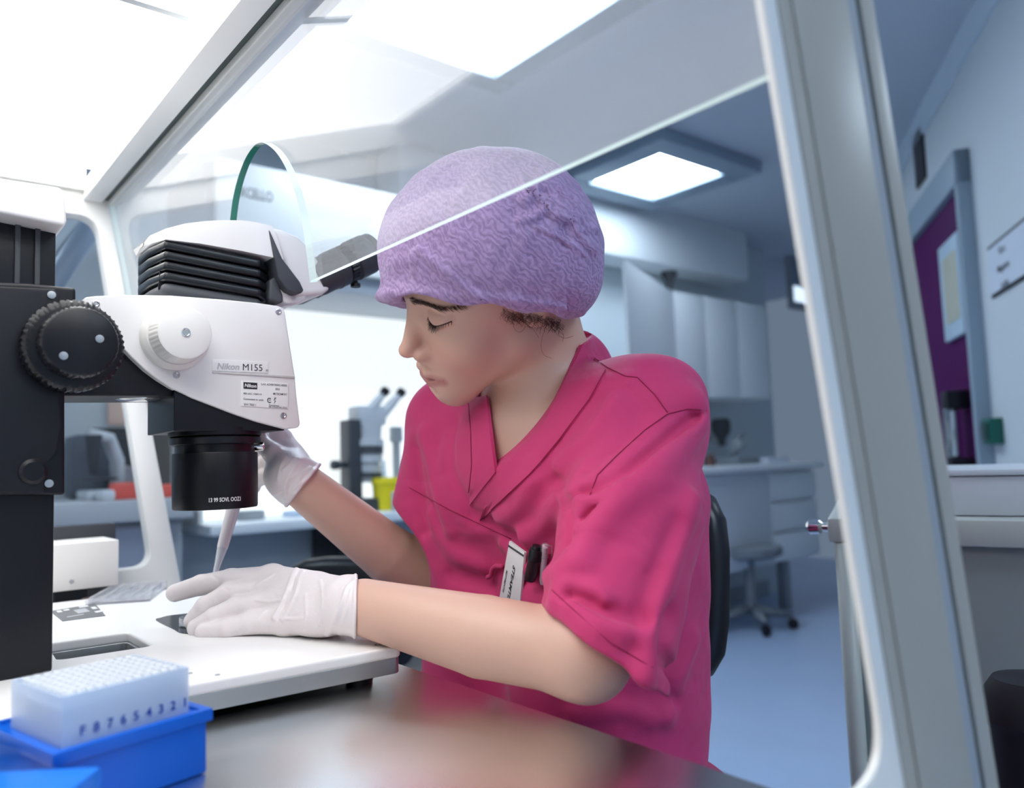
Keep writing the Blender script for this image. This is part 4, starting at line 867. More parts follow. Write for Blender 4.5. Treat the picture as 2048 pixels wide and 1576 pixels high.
# skin colour with its own lips, blush and lid tint
sk = bpy.data.materials.new('skin'); sk.use_nodes = True; M['skin'] = sk; b = sk.node_tree.nodes['Principled BSDF']; nt = sk.node_tree
at = nt.nodes.new('ShaderNodeAttribute'); at.attribute_name = 'Col'; nt.links.new(at.outputs['Color'], b.inputs['Base Color'])
b.inputs['Roughness'].default_value = .48; b.inputs['Subsurface Weight'].default_value = .12; b.inputs['Subsurface Radius'].default_value = (1, .35, .2); b.inputs['Subsurface Scale'].default_value = .005
n1 = nt.nodes.new('ShaderNodeTexNoise'); n1.inputs['Scale'].default_value = 700; bp = nt.nodes.new('ShaderNodeBump'); bp.inputs['Strength'].default_value = .12; bp.inputs['Distance'].default_value = .0006
tc = nt.nodes.new('ShaderNodeTexCoord'); nt.links.new(tc.outputs['Object'], n1.inputs['Vector']); nt.links.new(n1.outputs['Fac'], bp.inputs['Height']); nt.links.new(bp.outputs[0], b.inputs['Normal'])
body = sdf_obj('body', Pv, Fv, 'skin', person)
base = A3(.66, .41, .315); colv = np.tile(base, (len(Pv), 1)); Qh = W2H(Pv); Qs = sym(Qh)
def paint(wt, c): global colv; colv = colv*(1-wt[:, None])+np.array(c)*wt[:, None]
paint(.45*np.exp(-(np.linalg.norm((Qs-[.038, .075, -.022])/[.022, .03, .020], axis=1))**2), (.66, .27, .20))
paint(.30*np.exp(-(np.linalg.norm((Qh-[0, .110, -.024])/[.014, .014, .012], axis=1))**2), (.66, .26, .20))
lipd = np.minimum(polyd(Qs, [(0, .1005, -.0525), (.012, .0975, -.053), (.0265, .0855, -.0545)])-.0012, polyd(Qs, [(0, .0985, -.0600), (.010, .097, -.0600), (.0250, .0855, -.0560)])-.0030)
paint(np.clip(1.4-lipd/.0040, 0, 1)*.85, (.46, .17, .16))
paint(.9*np.exp(-(polyd(Qs, [(0, .1035, -.0557), (.012, .0995, -.0558), (.0280, .0850, -.0545)])/.0011)**2), (.22, .06, .055))
paint(.35*np.exp(-(np.linalg.norm((Qs-[.032, .084, .022])/[.018, .012, .008], axis=1))**2), (.50, .25, .19))
bq = polyd(Qs[:, [0, 2]], [np.array(p_) for p_ in ((.018, .0370), (.032, .0392), (.046, .0380), (.060, .0345))])
paint(.55*np.exp(-(bq/.0028)**2)*(Qs[:, 1] > .04), (.16, .085, .06))
for m_ in ((.060, .045, .020), (.030, .02, -.085)): paint(.7*(np.linalg.norm(Qh-np.array(m_), axis=1) < .0012), (.15, .06, .04))
ca = body.data.color_attributes.new('Col', 'FLOAT_COLOR', 'POINT'); ca.data.foreach_set('color', np.concatenate([colv, np.ones((len(colv), 1))], 1).ravel())

# ---- lashes, brows, wisps of hair
mat('hair', (.035, .018, .012), .5)
def strands(name, L, m, par, n=5):
    return mesh(name, *joinvf([tube(None, p, r, None, n=n) for p, r in L]), m, par, True)
def onhead(x, y): return hit(head_all, x, y)
for sd in (1, -1):
    ls = []; lid = []
    for k in range(35):
        t = k/34; x = .0225+.0310*t; z_ = .0175-.0035*sin(pi*t)+.003*t; q0 = H2W((sd*x, .13, z_)); dr_ = Ml @ A3(0, -1., 0); p = q0.copy()
        for _ in range(70):
            dd2 = float(head_sdf(p[None])[0])
            if dd2 < .0002: break
            p = p+dr_*max(dd2*.7, .0002)
        lid.append(p)
        L_ = .0050+.0035*sin(pi*min(1, t*1.1))+rng.normal()*.0006; dv = Ml @ A3(sd*(x-.034)*.9/.016+rng.normal()*.08, .75, -.95); dv /= np.linalg.norm(dv)
        ls.append(([p-dv*.0006, p+dv*L_*.5+A3(0, 0, -.0004), p+dv*L_+A3(0, 0, .0005)], [.00030, .00022, .00006]))
    ls.append((lid, .00055)); o = strands('eyelashes', ls, 'hair', person)
br_ = []
for sd in (1, -1):
    for k in range(420):
        t = rng.random(); x = .016+.044*t; z_ = .0345+.0050*sin(pi*min(1, .20+t*.80))+rng.normal()*(.0021*(1-.55*t)); q0 = H2W((sd*x, .12, z_)); dr = Ml @ A3(0, -1., 0); p = q0.copy()
        for _ in range(60):
            dd2 = float(head_sdf(p[None])[0])
            if dd2 < .0003: break
            p = p+dr*max(dd2*.8, .0002)
        tn = Ml @ A3(sd*1., -.25, .25-.6*t); tn /= np.linalg.norm(tn); nn = grad(head_sdf, p); br_.append(([p, p+tn*.003+nn*.0006, p+tn*.0065+nn*.0002], [.00013, .00011, .00004]))
strands('eyebrows', br_, mat('brow_brown', (.075, .038, .026), .55), person)

# ---- purple cap
def hp(x, y): # point of the hem plane in head space
    a, b_, c = A3(0, .105, .034), A3(.085, 0, .0165), A3(0, -.14, -.112); n_ = np.cross(b_-a, c-a); return A3(x, y, a[2]-((x-a[0])*n_[0]+(y-a[1])*n_[1])/n_[2]+.007)
BRIM = [H2W(hp(.086*sin(radians(t)), -.004+.117*cos(radians(t)))) for t in range(-80, 81, 16)]
def cap_base(P):
    Q = W2H(P); d = ell(Q, (.003, -.000, .056), (.100, .110, .092))
    d = smin(d, ell(Q, (.012, -.042, .022), (.082, .062, .074)), .03)
    d = smin(d, polyd(P, BRIM)-.0045, .022)
    return d
hemP = [A3(*v) for v in ((0, .105, .034), (.085, .0, .0165), (0, -.14, -.112))]
hn = np.cross(hemP[1]-hemP[0], hemP[2]-hemP[0]); hn /= np.linalg.norm(hn); hn = hn if hn[2] > 0 else -hn
def hemz(Q): return (Q-hemP[0]) @ hn
cfolds = [([(745, 590), (800, 598), (870, 612), (960, 622), (1040, 640)], .0026, .0045), ([(765, 560), (830, 580), (900, 598), (985, 622)], .0022, .004),
          ([(838, 500), (880, 535), (930, 575), (980, 610), (1030, 640)], .0034, .0045), ([(822, 512), (830, 560), (838, 580)], .0018, .004), ([(828, 505), (845, 545), (862, 580)], .0018, .004),
          ([(1080, 345), (1070, 380), (1050, 400)], .004, .005), ([(1080, 400), (1110, 430), (1150, 440)], .004, .005), ([(1090, 370), (1130, 420), (1165, 480), (1190, 500)], .0038, .005),
          ([(1150, 400), (1155, 455), (1195, 458)], .003, .004), ([(1100, 405), (1075, 430), (1040, 440)], .003, .005), ([(1120, 380), (1150, 420), (1170, 450)], .003, .004), ([(1075, 455), (1120, 475), (1170, 510)], .002, .003),
          ([(850, 380), (880, 340), (960, 305)], .0014, .005), ([(915, 400), (960, 350), (1030, 320)], .0014, .005), ([(1040, 350), (1060, 385), (1100, 398)], .0035, .004)]
CF = []
for pts, a_, w_ in cfolds:
    q = [hit(cap_base, *p) for p in pts]; q = [p for p in q if p is not None]
    if len(q) > 1: CF.append((catmull(q, 3), a_*2.1, w_*.75))
def cap_puck(P):
    Q = W2H(P); c = np.sin(Q[:, 0]*95+3*np.sin(Q[:, 1]*60+Q[:, 2]*30))*np.sin(Q[:, 1]*80+2*np.sin(Q[:, 2]*75))*.0012
    g = np.exp(-(np.linalg.norm(P-GC, axis=1)/.04)**2); return c*.9+g*.0034*np.sin(Q[:, 0]*150+2*np.sin(Q[:, 1]*80))*np.sin(Q[:, 2]*120+2*np.sin(Q[:, 0]*60))
GC = hit(cap_base, 1110, 430)
def cap_sdf(P):
    Q = W2H(P); d = cap_base(P)+cap_puck(P)
    d = addfolds(P, d, CF)
    z = hemz(Q); d = d-.0022*np.exp(-((z-.004)/.004)**2)
    d = d+.008*np.exp(-np.clip(z-.0, 0, 1)/.010)*(Q[:, 1] < -.03)                                 # gathered towards the hem
    sh = np.maximum(d, -(d+.007)); wob = .0022*np.sin(Q[:, 0]*90)+.0018*np.sin(Q[:, 1]*120)
    return smax(sh, -(z+wob), .0012)
Pc, Fc = sdf_mesh(cap_sdf, (.37, .48, 1.08), (.72, .81, 1.36), .0017, newton=1)
cm = bpy.data.materials.new('cap_fabric'); cm.use_nodes = True; M['cap_fabric'] = cm; nt = cm.node_tree; b = nt.nodes['Principled BSDF']
b.inputs['Roughness'].default_value = .62; b.inputs['Subsurface Weight'].default_value = 0; b.inputs['Sheen Weight'].default_value = .15
tc = nt.nodes.new('ShaderNodeTexCoord'); mp = nt.nodes.new('ShaderNodeMapping'); mp.inputs['Rotation'].default_value = (.3, .9, .5); mp.inputs['Scale'].default_value = (1, 2.2, 1)
wv_ = nt.nodes.new('ShaderNodeTexWave'); wv_.inputs['Scale'].default_value = 52; wv_.inputs['Distortion'].default_value = 11; wv_.inputs['Detail'].default_value = 3; wv_.inputs['Detail Scale'].default_value = 1.6
no_ = nt.nodes.new('ShaderNodeTexNoise'); no_.inputs['Scale'].default_value = 190; no_.inputs['Detail'].default_value = 5
mxc = nt.nodes.new('ShaderNodeMix'); mxc.data_type = 'RGBA'; mxc.inputs[6].default_value = (.20, .12, .275, 1); mxc.inputs[7].default_value = (.50, .34, .59, 1)
ad = nt.nodes.new('ShaderNodeMath'); ad.operation = 'MULTIPLY_ADD'; ad.inputs[1].default_value = .45
nt.links.new(tc.outputs['Object'], mp.inputs[0]); nt.links.new(mp.outputs[0], wv_.inputs['Vector']); nt.links.new(tc.outputs['Object'], no_.inputs['Vector'])
m5 = nt.nodes.new('ShaderNodeMath'); m5.operation = 'MULTIPLY'; m5.inputs[1].default_value = .7; nt.links.new(no_.outputs['Fac'], m5.inputs[0])
nt.links.new(wv_.outputs['Fac'], ad.inputs[0]); nt.links.new(m5.outputs[0], ad.inputs[2]); nt.links.new(ad.outputs[0], mxc.inputs[0]); nt.links.new(mxc.outputs[2], b.inputs['Base Color'])
bp = nt.nodes.new('ShaderNodeBump'); bp.inputs['Strength'].default_value = .55; bp.inputs['Distance'].default_value = .0016; nt.links.new(ad.outputs[0], bp.inputs['Height']); nt.links.new(bp.outputs[0], b.inputs['Normal'])
sdf_obj('hair_cap', Pc, Fc, 'cap_fabric', person)
# hair peeping out below the cap
hs = []
for k in range(150):
    x = rng.uniform(1004, 1120); y = 626+(x-1006)*.17+rng.uniform(-10, 3); p = hit(head_all, x, y)
    if p is None: continue
    L_ = rng.uniform(8, 22)*(1.8 if rng.random() < .12 else 1); pts = [p]; ph = rng.uniform(0, 6); bend = rng.uniform(-.5, .9)
    for s in range(1, 8):
        xx = x+(bend*s/7*16+4*sin(ph+s*.8)); yy = y+L_*s/7; q = hit(head_all, xx, yy)
        if q is None: break
        pts.append(q+grad(head_all, q)*.0012)
    if len(pts) > 3: hs.append((catmull(pts, 3), .00015))
for pl in ([(1092, 650), (1084, 672), (1081, 694), (1088, 710), (1102, 716)], [(1100, 652), (1112, 668), (1128, 676), (1145, 672)], [(1024, 645), (1030, 660), (1042, 663), (1050, 652)]):
    q = [hit(head_all, *p) for p in pl]; q = [p_+grad(head_all, p_)*.001 for p_ in q if p_ is not None]
    if len(q) > 2: hs.append((catmull(q, 4), .00016))
if hs: strands('hair_wisps', hs, mat('hair_brown', (.085, .042, .028), .5), person, 4)
# ---- scrub top
def cloth_base(P):
    d = seg(P, (.628, .608, .95), (.602, .618, .62), .101, .106); d = smin(d, seg(P, (.625, .760, .95), (.612, .800, .62), .100, .106), .05)
    d = smin(d, seg(P, SL+A3(.004, .012, -.010), SR+A3(0, -.01, -.004), .050, .052), .05); d = smin(d, seg(P, (.572, .60, .985), (.575, .735, .985), .062, .062), .05)
    d = smin(d, seg(P, (.59, .668, 1.03), C7+A3(.012, 0, -.012), .075, .060), .04)
    return smin(smin(d, torso_skin(P)-.007, .006), neck_sdf(P)-.006, .012)
HL = D(1206, 1300, .655)                                       # end of left sleeve
def sleeveL(P):
    ax_ = (HL-SL); L_ = np.linalg.norm(ax_); u_ = ax_/L_
    d = smin(seg(P, SL+A3(0, .014, -.012), SL+ax_*.5, .054, .060), seg(P, SL+ax_*.5, SL+ax_*1.25, .060, .058), .02)
    return d
hpl = [A3(*v) for v in (D(1085, 1213, .66), D(1300, 1372, .62), D(1190, 1282, .82))]
hnL = np.cross(hpl[1]-hpl[0], hpl[2]-hpl[0]); hnL /= np.linalg.norm(hnL); hnL = hnL if hnL @ (EL-SL) > 0 else -hnL
def sleeveR(P): return seg(P, SR, ER+(SR-ER)*.15, .056, .070)
hplR = [D(760, 985, .96), D(828, 1066, .96), D(800, 1020, 1.15)]
hnR = np.cross(hplR[1]-hplR[0], hplR[2]-hplR[0]); hnR /= np.linalg.norm(hnR); hnR = hnR if hnR @ (ER-SR) > 0 else -hnR
def cloth0(P):
    d = cloth_base(P)
    s = smax(sleeveL(P), (P-hpl[0]) @ hnL, .003); d = smin(d, s, .035)
    r = seg(P, SR, SR+(ER-SR)*.8+A3(-.01, 0, 0), .056, .078); r = smax(r, (P-hplR[0]) @ hnR, .003); d = smin(d, r, .03)
    return d
# folds and creases: polylines over the cloth (photo positions laid on the surface), height, width
tf_ = [([(1400, 826), (1340, 880), (1250, 950), (1180, 985), (1120, 1010)], -.007, .007), ([(1390, 800), (1395, 850), (1330, 920), (1240, 1000), (1190, 1060), (1160, 1120)], .008, .014),
       ([(1110, 960), (1130, 1000), (1140, 1040), (1145, 1080)], -.007, .006), ([(1165, 1000), (1160, 1040), (1150, 1075)], .005, .006), ([(1245, 965), (1210, 985), (1160, 1000), (1120, 985)], .006, .007),
       ([(1260, 975), (1215, 1005), (1165, 1040)], -.005, .005), ([(1115, 1000), (1085, 1050), (1050, 1075)], .005, .010), ([(1070, 960), (1040, 1010), (1000, 1040)], .004, .012),
       ([(1145, 1190), (1185, 1210), (1240, 1230), (1290, 1235)], -.0055, .008), ([(1140, 1170), (1190, 1180), (1210, 1200)], .006, .007), ([(1150, 1215), (1200, 1255), (1270, 1270)], .006, .012), ([(1150, 1130), (1130, 1160), (1115, 1200)], .005, .012),
       ([(1385, 1000), (1340, 1130), (1300, 1260), (1290, 1350)], .006, .010), ([(1360, 1050), (1310, 1160), (1270, 1290)], -.004, .010), ([(1080, 720), (1120, 760), (1180, 770), (1260, 760)], .003, .012),
       ([(860, 1030), (900, 1100), (960, 1130)], .003, .012), ([(850, 870), (870, 960), (900, 1060)], .004, .012), ([(905, 850), (900, 940), (930, 1000)], -.003, .012), ([(830, 900), (838, 980), (850, 1060), (845, 1130)], -.004, .010),
       ([(1300, 1440), (1240, 1420), (1150, 1430)], .004, .01), ([(1385, 1280), (1350, 1360), (1330, 1430)], .006, .012), ([(1340, 1230), (1330, 1320), (1345, 1400)], -.006, .010), ([(940, 1030), (1010, 1060), (1060, 1110)], -.003, .010),
       ([(1150, 800), (1100, 870), (1060, 940), (1020, 985)], .002, .014), ([(1230, 800), (1180, 870), (1120, 930)], .003, .010), ([(1290, 820), (1230, 890), (1180, 930)], -.003, .012), ([(850, 1170), (900, 1150), (980, 1170)], -.004, .012),
       ([(1010, 1090), (1060, 1140), (1100, 1150), (1140, 1130)], .004, .010), ([(1050, 1150), (1090, 1165), (1140, 1150)], -.004, .008)]
TF = []
for pts, a_, w_ in tf_:
    q = [hit(cloth0, *p) for p in pts]; q = [p for p in q if p is not None]
    if len(q) > 1: TF.append((catmull(q, 3), a_*1.8, w_*.88))
# V neck: bottom point and the two shoulder points, cut straight through along the chest direction
VB, VLp = hit(cloth0, 992, 940), hit(cloth0, 1163, 690)
VR_ = hit(cloth0, 972, 800)
def pl3(p, q, m_, inside):
    n_ = np.cross(q-p, m_-p); n_ /= np.linalg.norm(n_); return (p, n_ if n_ @ (inside-p) > 0 else -n_)
colp = pl3(VLp, VR_, C7+A3(.055, 0, .040), A3(.6, .66, 1.3))
VM, VI = hit(cloth0, 1088, 846), hit(cloth0, 1020, 850)
vpa, vpb = pl3(VB, VLp, VM, VI), pl3(VB, VR_, hit(cloth0, 982, 868), VI)
def vcut(P): return np.maximum(np.maximum(-(P-vpa[0]) @ vpa[1], -(P-vpb[0]) @ vpb[1]), P[:, 0]-(C7[0]+.012))
def cloth_solid(P):
    d = cloth0(P)
    d = addfolds(P, d, TF)
    d = d+.0012*np.sin(P[:, 1]*70+3*np.sin(P[:, 2]*30))*np.sin(P[:, 2]*25+P[:, 0]*50)
    return d
def cloth(P):
    d = cloth_solid(P)
    cav = seg(P, SL+(HL-SL)*.84, HL+(HL-SL)*.4, .042, .054); d = smax(d, -cav, .0015)
    cavR = seg(P, SR+(ER-SR)*.3, SR+(ER-SR)*.85+A3(-.01, 0, 0), .050, .074); d = smax(d, -cavR, .0015)
    d = smax(d, -vcut(P), .0008)
    d = smax(d, -np.maximum(-(P-colp[0]) @ colp[1], seg(P, C7+A3(0, 0, -.06), H2W((0, -.03, 0)), .078, .078)), .0015)
    return np.maximum(d, .56-P[:, 2])
Pt, Ft = sdf_mesh(cloth, (.42, .36, .54), (.86, 1.00, 1.18), .0026, newton=2)
pk = mat('scrub_pink', (.58, .032, .155), .72, bump=.25, bscale=1400, sheen=.12)
nt = pk.node_tree; tc = nt.nodes.new('ShaderNodeTexCoord'); mp = nt.nodes.new('ShaderNodeMapping'); mp.inputs['Rotation'].default_value = (.2, .5, .7); mp.inputs['Scale'].default_value = (1, .45, 1)
nz = nt.nodes.new('ShaderNodeTexNoise'); nz.inputs['Scale'].default_value = 17; nz.inputs['Detail'].default_value = 1.5; nz.inputs['Distortion'].default_value = 1.2
b2 = nt.nodes.new('ShaderNodeBump'); b2.inputs['Strength'].default_value = .45; b2.inputs['Distance'].default_value = .012
nt.links.new(tc.outputs['Object'], mp.inputs[0]); nt.links.new(mp.outputs[0], nz.inputs['Vector']); nt.links.new(nz.outputs['Fac'], b2.inputs['Height'])
ob1 = [n_ for n_ in nt.nodes if n_.type == 'BUMP' and n_ != b2][0]; nt.links.new(b2.outputs[0], ob1.inputs['Normal'])
top = sdf_obj('scrub_top', Pt, Ft, 'scrub_pink', person)
def oncloth(x, y, up=0):
    p = hit(cloth_solid, x, y); return None if p is None else p+grad(cloth_solid, p, .004)*up
def seam(pts, r=.0005, up=.0002, m='seam'):
    q = []
    for i in range(len(pts)-1):
        for k in range(8): t = k/8; q.append((pts[i][0]*(1-t)+pts[i+1][0]*t, pts[i][1]*(1-t)+pts[i+1][1]*t))
    q.append(pts[-1]); w_ = [oncloth(*p, up) for p in q]; w_ = [p for p in w_ if p is not None]
    return tube('seam', w_, r, m, person, n=6)
mat('seam', (.30, .008, .06), .8)
def ribbon(name, A_, B_, m, th=.0014, n=28, k=5, lift=.0):
    """strip of cloth between two photo polylines, laid on the garment"""
    A_ = [np.array(catmull([(*p, 0) for p in A_], 12))[:, :2], np.array(catmull([(*p, 0) for p in B_], 12))[:, :2]]
    V = []; ok = True
    def samp(L_, t): i = t*(len(L_)-1); j = min(int(i), len(L_)-2); return L_[j]*(1-(i-j))+L_[j+1]*(i-j)
    G = []
    for i in range(n):
        row = []
        for j in range(k):
            s = j/(k-1); p = samp(A_[0], i/(n-1))*(1-s)+samp(A_[1], i/(n-1))*s; q = hit(cloth_solid, *p)
            if q is None: q = (row or G[-1])[-1] if (row or G) else None
            row.append(q)
        G.append(row)
    G = np.array(G); gr = np.array([grad(cloth_solid, g_, .004) for g_ in G.reshape(-1, 3)]).reshape(G.shape)
    up = (G+gr*(th+lift)).reshape(-1, 3); dn = (G-gr*.003).reshape(-1, 3); V = np.concatenate([up, dn]); N_ = n*k; F = []
    id_ = lambda i, j: i*k+j
    for i in range(n-1):
        for j in range(k-1):
            F.append((id_(i, j), id_(i+1, j), id_(i+1, j+1), id_(i, j+1))); F.append((N_+id_(i, j), N_+id_(i, j+1), N_+id_(i+1, j+1), N_+id_(i+1, j)))
        for j, s in ((0, 1), (k-1, 0)):
            q = (id_(i, j), N_+id_(i, j), N_+id_(i+1, j), id_(i+1, j)); F.append(q if s else q[::-1])
    for j in range(k-1):
        F.append((id_(0, j+1), N_+id_(0, j+1), N_+id_(0, j), id_(0, j))); F.append((id_(n-1, j), N_+id_(n-1, j), N_+id_(n-1, j+1), id_(n-1, j+1)))
    bm = bmesh.new(); vv = [bm.verts.new(tuple(map(float, v))) for v in V]
    for f in F:
        try: bm.faces.new([vv[i] for i in f])
        except ValueError: pass
    return frombm(name, bm, m, person, smooth=True)
# neck bands, seams, pocket
try:
    ribbon('neck_band', [(1163, 690), (1125, 775), (1088, 848), (1040, 905), (996, 946)], [(1212, 742), (1180, 800), (1120, 880), (1060, 950), (960, 1042)], 'scrub_pink', n=30)
    ribbon('neck_band', [(974, 792), (980, 850), (986, 900), (992, 944)], [(940, 800), (944, 860), (946, 930), (940, 1010)], 'scrub_pink', n=24)
except Exception as ex_: print('ribbon', ex_)
seam([(1212, 742), (1180, 800), (1120, 880), (1060, 950), (962, 1040)], up=.0016); seam([(938, 800), (943, 860), (945, 930), (939, 985)], up=.0012)
seam([(1104, 1180), (1150, 1222), (1220, 1285), (1306, 1336)], r=.0004); seam([(818, 975), (900, 1020), (960, 1048), (1022, 1078)]); seam([(1166, 700), (1215, 735), (1250, 752)]); seam([(1250, 752), (1275, 755), (1310, 790), (1335, 825)])
seam([(1402, 820), (1375, 818), (1335, 828), (1290, 860), (1235, 910), (1195, 950), (1180, 990)])
def torso_fold(P): return addfolds(P, cloth_base(P), TF)
def patch(name, poly, m, th, n=14, k=12, f=None):
    c00, c10, c11, c01 = [np.array(p, float) for p in poly]; G = []
    for i in range(n):
        for j in range(k):
            u_, v_ = i/(n-1), j/(k-1); p = (c00*(1-u_)+c10*u_)*(1-v_)+(c01*(1-u_)+c11*u_)*v_; q = hit(torso_fold, *p); G.append(q if q is not None else G[-1])
    G = np.array(G); gr = np.array([grad(torso_fold, g_, .006) for g_ in G]); up = G+gr*th; dn = G-gr*.002; V = np.concatenate([up, dn]); N_ = n*k; F = []
    I_ = lambda i, j: i*k+j
    for i in range(n-1):
        for j in range(k-1): F.append((I_(i, j), I_(i, j+1), I_(i+1, j+1), I_(i+1, j))); F.append((N_+I_(i, j), N_+I_(i+1, j), N_+I_(i+1, j+1), N_+I_(i, j+1)))
    bd = [I_(i, 0) for i in range(n)]+[I_(n-1, j) for j in range(1, k)]+[I_(i, k-1) for i in range(n-2, -1, -1)]+[I_(0, j) for j in range(k-2, 0, -1)]
    for a, b_ in zip(bd, bd[1:]+bd[:1]): F.append((a, b_, N_+b_, N_+a))
    bm = bmesh.new(); vv = [bm.verts.new(tuple(map(float, v))) for v in V]
    for f in F: bm.faces.new([vv[i] for i in f])
    return frombm(name, bm, m, person, smooth=True)
patch('chest_pocket', [(1016, 1098), (1150, 1112), (1150, 1225), (1000, 1225)], 'scrub_pink', .0022)
seam([(1016, 1098), (1010, 1150), (1002, 1215)], up=.0016, r=.0005)
tie = [oncloth(*p, up=.004) for p in ((1012, 1132), (1000, 1130), (990, 1136), (986, 1148), (978, 1150))]; tube('fabric_tie', catmull([p for p in tie if p is not None], 4), .0026, 'scrub_pink', person, n=8)
# things in the chest pocket
def cp(x, y, up):
    p = hit(torso_fold, x, y); return p+grad(torso_fold, p, .006)*up
def card():
    c = [cp(x, y, .0068) for x, y in ((1031, 1078), (1057, 1092), (1043, 1214), (1009, 1212))]
    a, b_, c_, d_ = c; n_ = np.cross(b_-a, d_-a); n_ /= np.linalg.norm(n_); n_ = n_ if n_ @ (CAM-a) > 0 else -n_
    vd = (d_-a); c_ = b_+(c_-b_); q = [a, b_, c_, d_]; c0 = sum(q)/4; q = [p-n_*((p-c0) @ n_) for p in q]
    o = prism('name_badge', q, -n_*.003, mat('badge_white', (.80, .80, .80), .3), bevel=.0006)
    tag(o, 'white name badge with slanting black lettering in the chest pocket', 'badge')
    a, b_, c_, d_ = q; up_ = (a-d_); L_ = np.linalg.norm(up_); up_ /= L_; rt_ = (b_-a)-up_*((b_-a) @ up_); W_ = np.linalg.norm(rt_); rt_ /= W_
    s0 = a*.88+d_*.12; s1 = b_*.94+c_*.06
    e_ = a+(d_-a)*.055+n_*.0003; f_ = b_+(c_-b_)*.045+n_*.0003
    prism('stripe', [e_, f_, f_-up_*.0022, e_-up_*.0022], n_*.0002, 'charcoal', o, smooth=False)
    g0, g1 = a*.97+b_*.03, b_
    xd, yd = -up_, rt_
    if np.cross(xd, yd) @ n_ < 0: yd = -yd
    org = a+(d_-a)*.26+(b_-a)*.52+n_*.0003
    text('lettering', 'STEAMTL COOVIE', org, xd, yd, .0048, 'print_black', o, italic=.2, xs=1.4, lift=.0002, bold=.02)
    org2 = a+(d_-a)*.40+(b_-a)*.16+n_*.0003
    text('lettering', 'MESTIMENTEE', org2, xd, yd, .0026, 'print_black', o, italic=.2, xs=1.15, lift=.0002, bold=.02)
card()
a, b_ = cp(1079, 1076, .009), cp(1068, 1150, .009); L_ = np.linalg.norm(b_-a)
mk = empty('marker_pen', a, 'thick black capped marker pen clipped in the chest pocket', 'marker'); u1 = (b_-a)/L_
lathe('cap', a, a+u1*L_*.42, [(0, .0046), (.001, .0050), (L_*.09, .0052), (L_*.10, .0062), (L_*.14, .0070), (L_*.40, .0072), (L_*.42, .0066)], 'black_satin', mk, n=28)
lathe('barrel', a+u1*L_*.41, b_, [(0, .0062), (L_*.5, .0060), (L_*.58, .0050), (L_*.59, .0042)], mat('maroon_black', (.025, .010, .014), .4), mk, n=28)
a, b_ = cp(1094, 1074, .008), cp(1096, 1158, .008); L_ = np.linalg.norm(b_-a); u1 = (b_-a)/L_
pn = empty('ballpoint_pen', a, 'slim clear-capped ballpoint pen beside the marker in the chest pocket', 'pen')
lathe('cap', a, a+u1*L_*.35, [(0, .002), (.0015, .0038), (.004, .0042), (L_*.35, .0042)], 'acrylic', pn, n=24)
lathe('barrel', a+u1*.004, b_, [(0, .0026), (L_*.5, .0032), (L_*.86, .0030), (L_*.95, .0018)], mat('pen_lilac', (.62, .48, .56), .3), pn, n=24)
tube('clip', [a+u1*.001, a+A3(.005, -.004, 0)+u1*.003, a+A3(.006, -.004, 0)+u1*L_*.33], .0008, 'acrylic', pn, n=8)

# ---- gloves
gm = bpy.data.materials.new('glove_latex'); gm.use_nodes = True; M['glove_latex'] = gm; b = gm.node_tree.nodes['Principled BSDF']; nt = gm.node_tree
b.inputs['Base Color'].default_value = (.80, .73, .73, 1); b.inputs['Roughness'].default_value = .42; b.inputs['Subsurface Weight'].default_value = .15; b.inputs['Subsurface Radius'].default_value = (1, .6, .5); b.inputs['Subsurface Scale'].default_value = .004
tc = nt.nodes.new('ShaderNodeTexCoord'); n1 = nt.nodes.new('ShaderNodeTexNoise'); n1.inputs['Scale'].default_value = 60; n1.inputs['Detail'].default_value = 3; n1.inputs['Distortion'].default_value = 1.5
bp = nt.nodes.new('ShaderNodeBump'); bp.inputs['Strength'].default_value = .25; bp.inputs['Distance'].default_value = .002; nt.links.new(tc.outputs['Object'], n1.inputs['Vector']); nt.links.new(n1.outputs['Fac'], bp.inputs['Height']); nt.links.new(bp.outputs[0], b.inputs['Normal'])
def glove_base(f, w, e, r0, r1, ln=.075):
    u_ = (e-w)/np.linalg.norm(e-w); return lambda P: smin(f(P)-.0006, seg(P, w-u_*.02, w+u_*ln, r0, r1), .006)
gb_ = glove_base(fL, WL, EL, .0275, .031)
cutL = [D(716, 1150, .80), D(713, 1273, .76), D(712, 1210, .70)]
cn = np.cross(cutL[1]-cutL[0], cutL[2]-cutL[0]); cn /= np.linalg.norm(cn); cn = cn if cn @ (EL-WL) > 0 else -cn
gfl = [([(592, 1138), (575, 1180), (548, 1235), (524, 1281)], .0026, .0026), ([(606, 1142), (592, 1185), (566, 1240), (545, 1281)], .0016, .0022), ([(598, 1140), (582, 1183), (556, 1238), (535, 1281)], -.0008, .0014),
       ([(716, 1160), (697, 1172), (685, 1200), (672, 1235), (656, 1270)], .0024, .0024), ([(708, 1152), (702, 1180), (690, 1230), (680, 1270)], .0008, .0018), ([(512, 1200), (540, 1203), (560, 1200)], .0008, .0014),
       ([(560, 1237), (590, 1238), (604, 1236)], .0009, .0015), ([(500, 1180), (520, 1165), (545, 1150)], .0006, .002), ([(610, 1190), (612, 1230), (606, 1262)], .0006, .002), ([(500, 1262), (515, 1240), (530, 1222)], .0008, .002),
       ([(640, 1160), (645, 1200), (640, 1250)], .0005, .002), ([(425, 1150), (445, 1172), (455, 1180)], -.0006, .002)]
def laid(f, L_):
    o = []
    for pts, a_, w_ in L_:
        q = [hit(f, *p) for p in pts]; q = [p for p in q if p is not None]
        if len(q) > 1: o.append((catmull(q, 3), a_*1.5, w_*.9))
    return o
GL = laid(gb_, gfl)
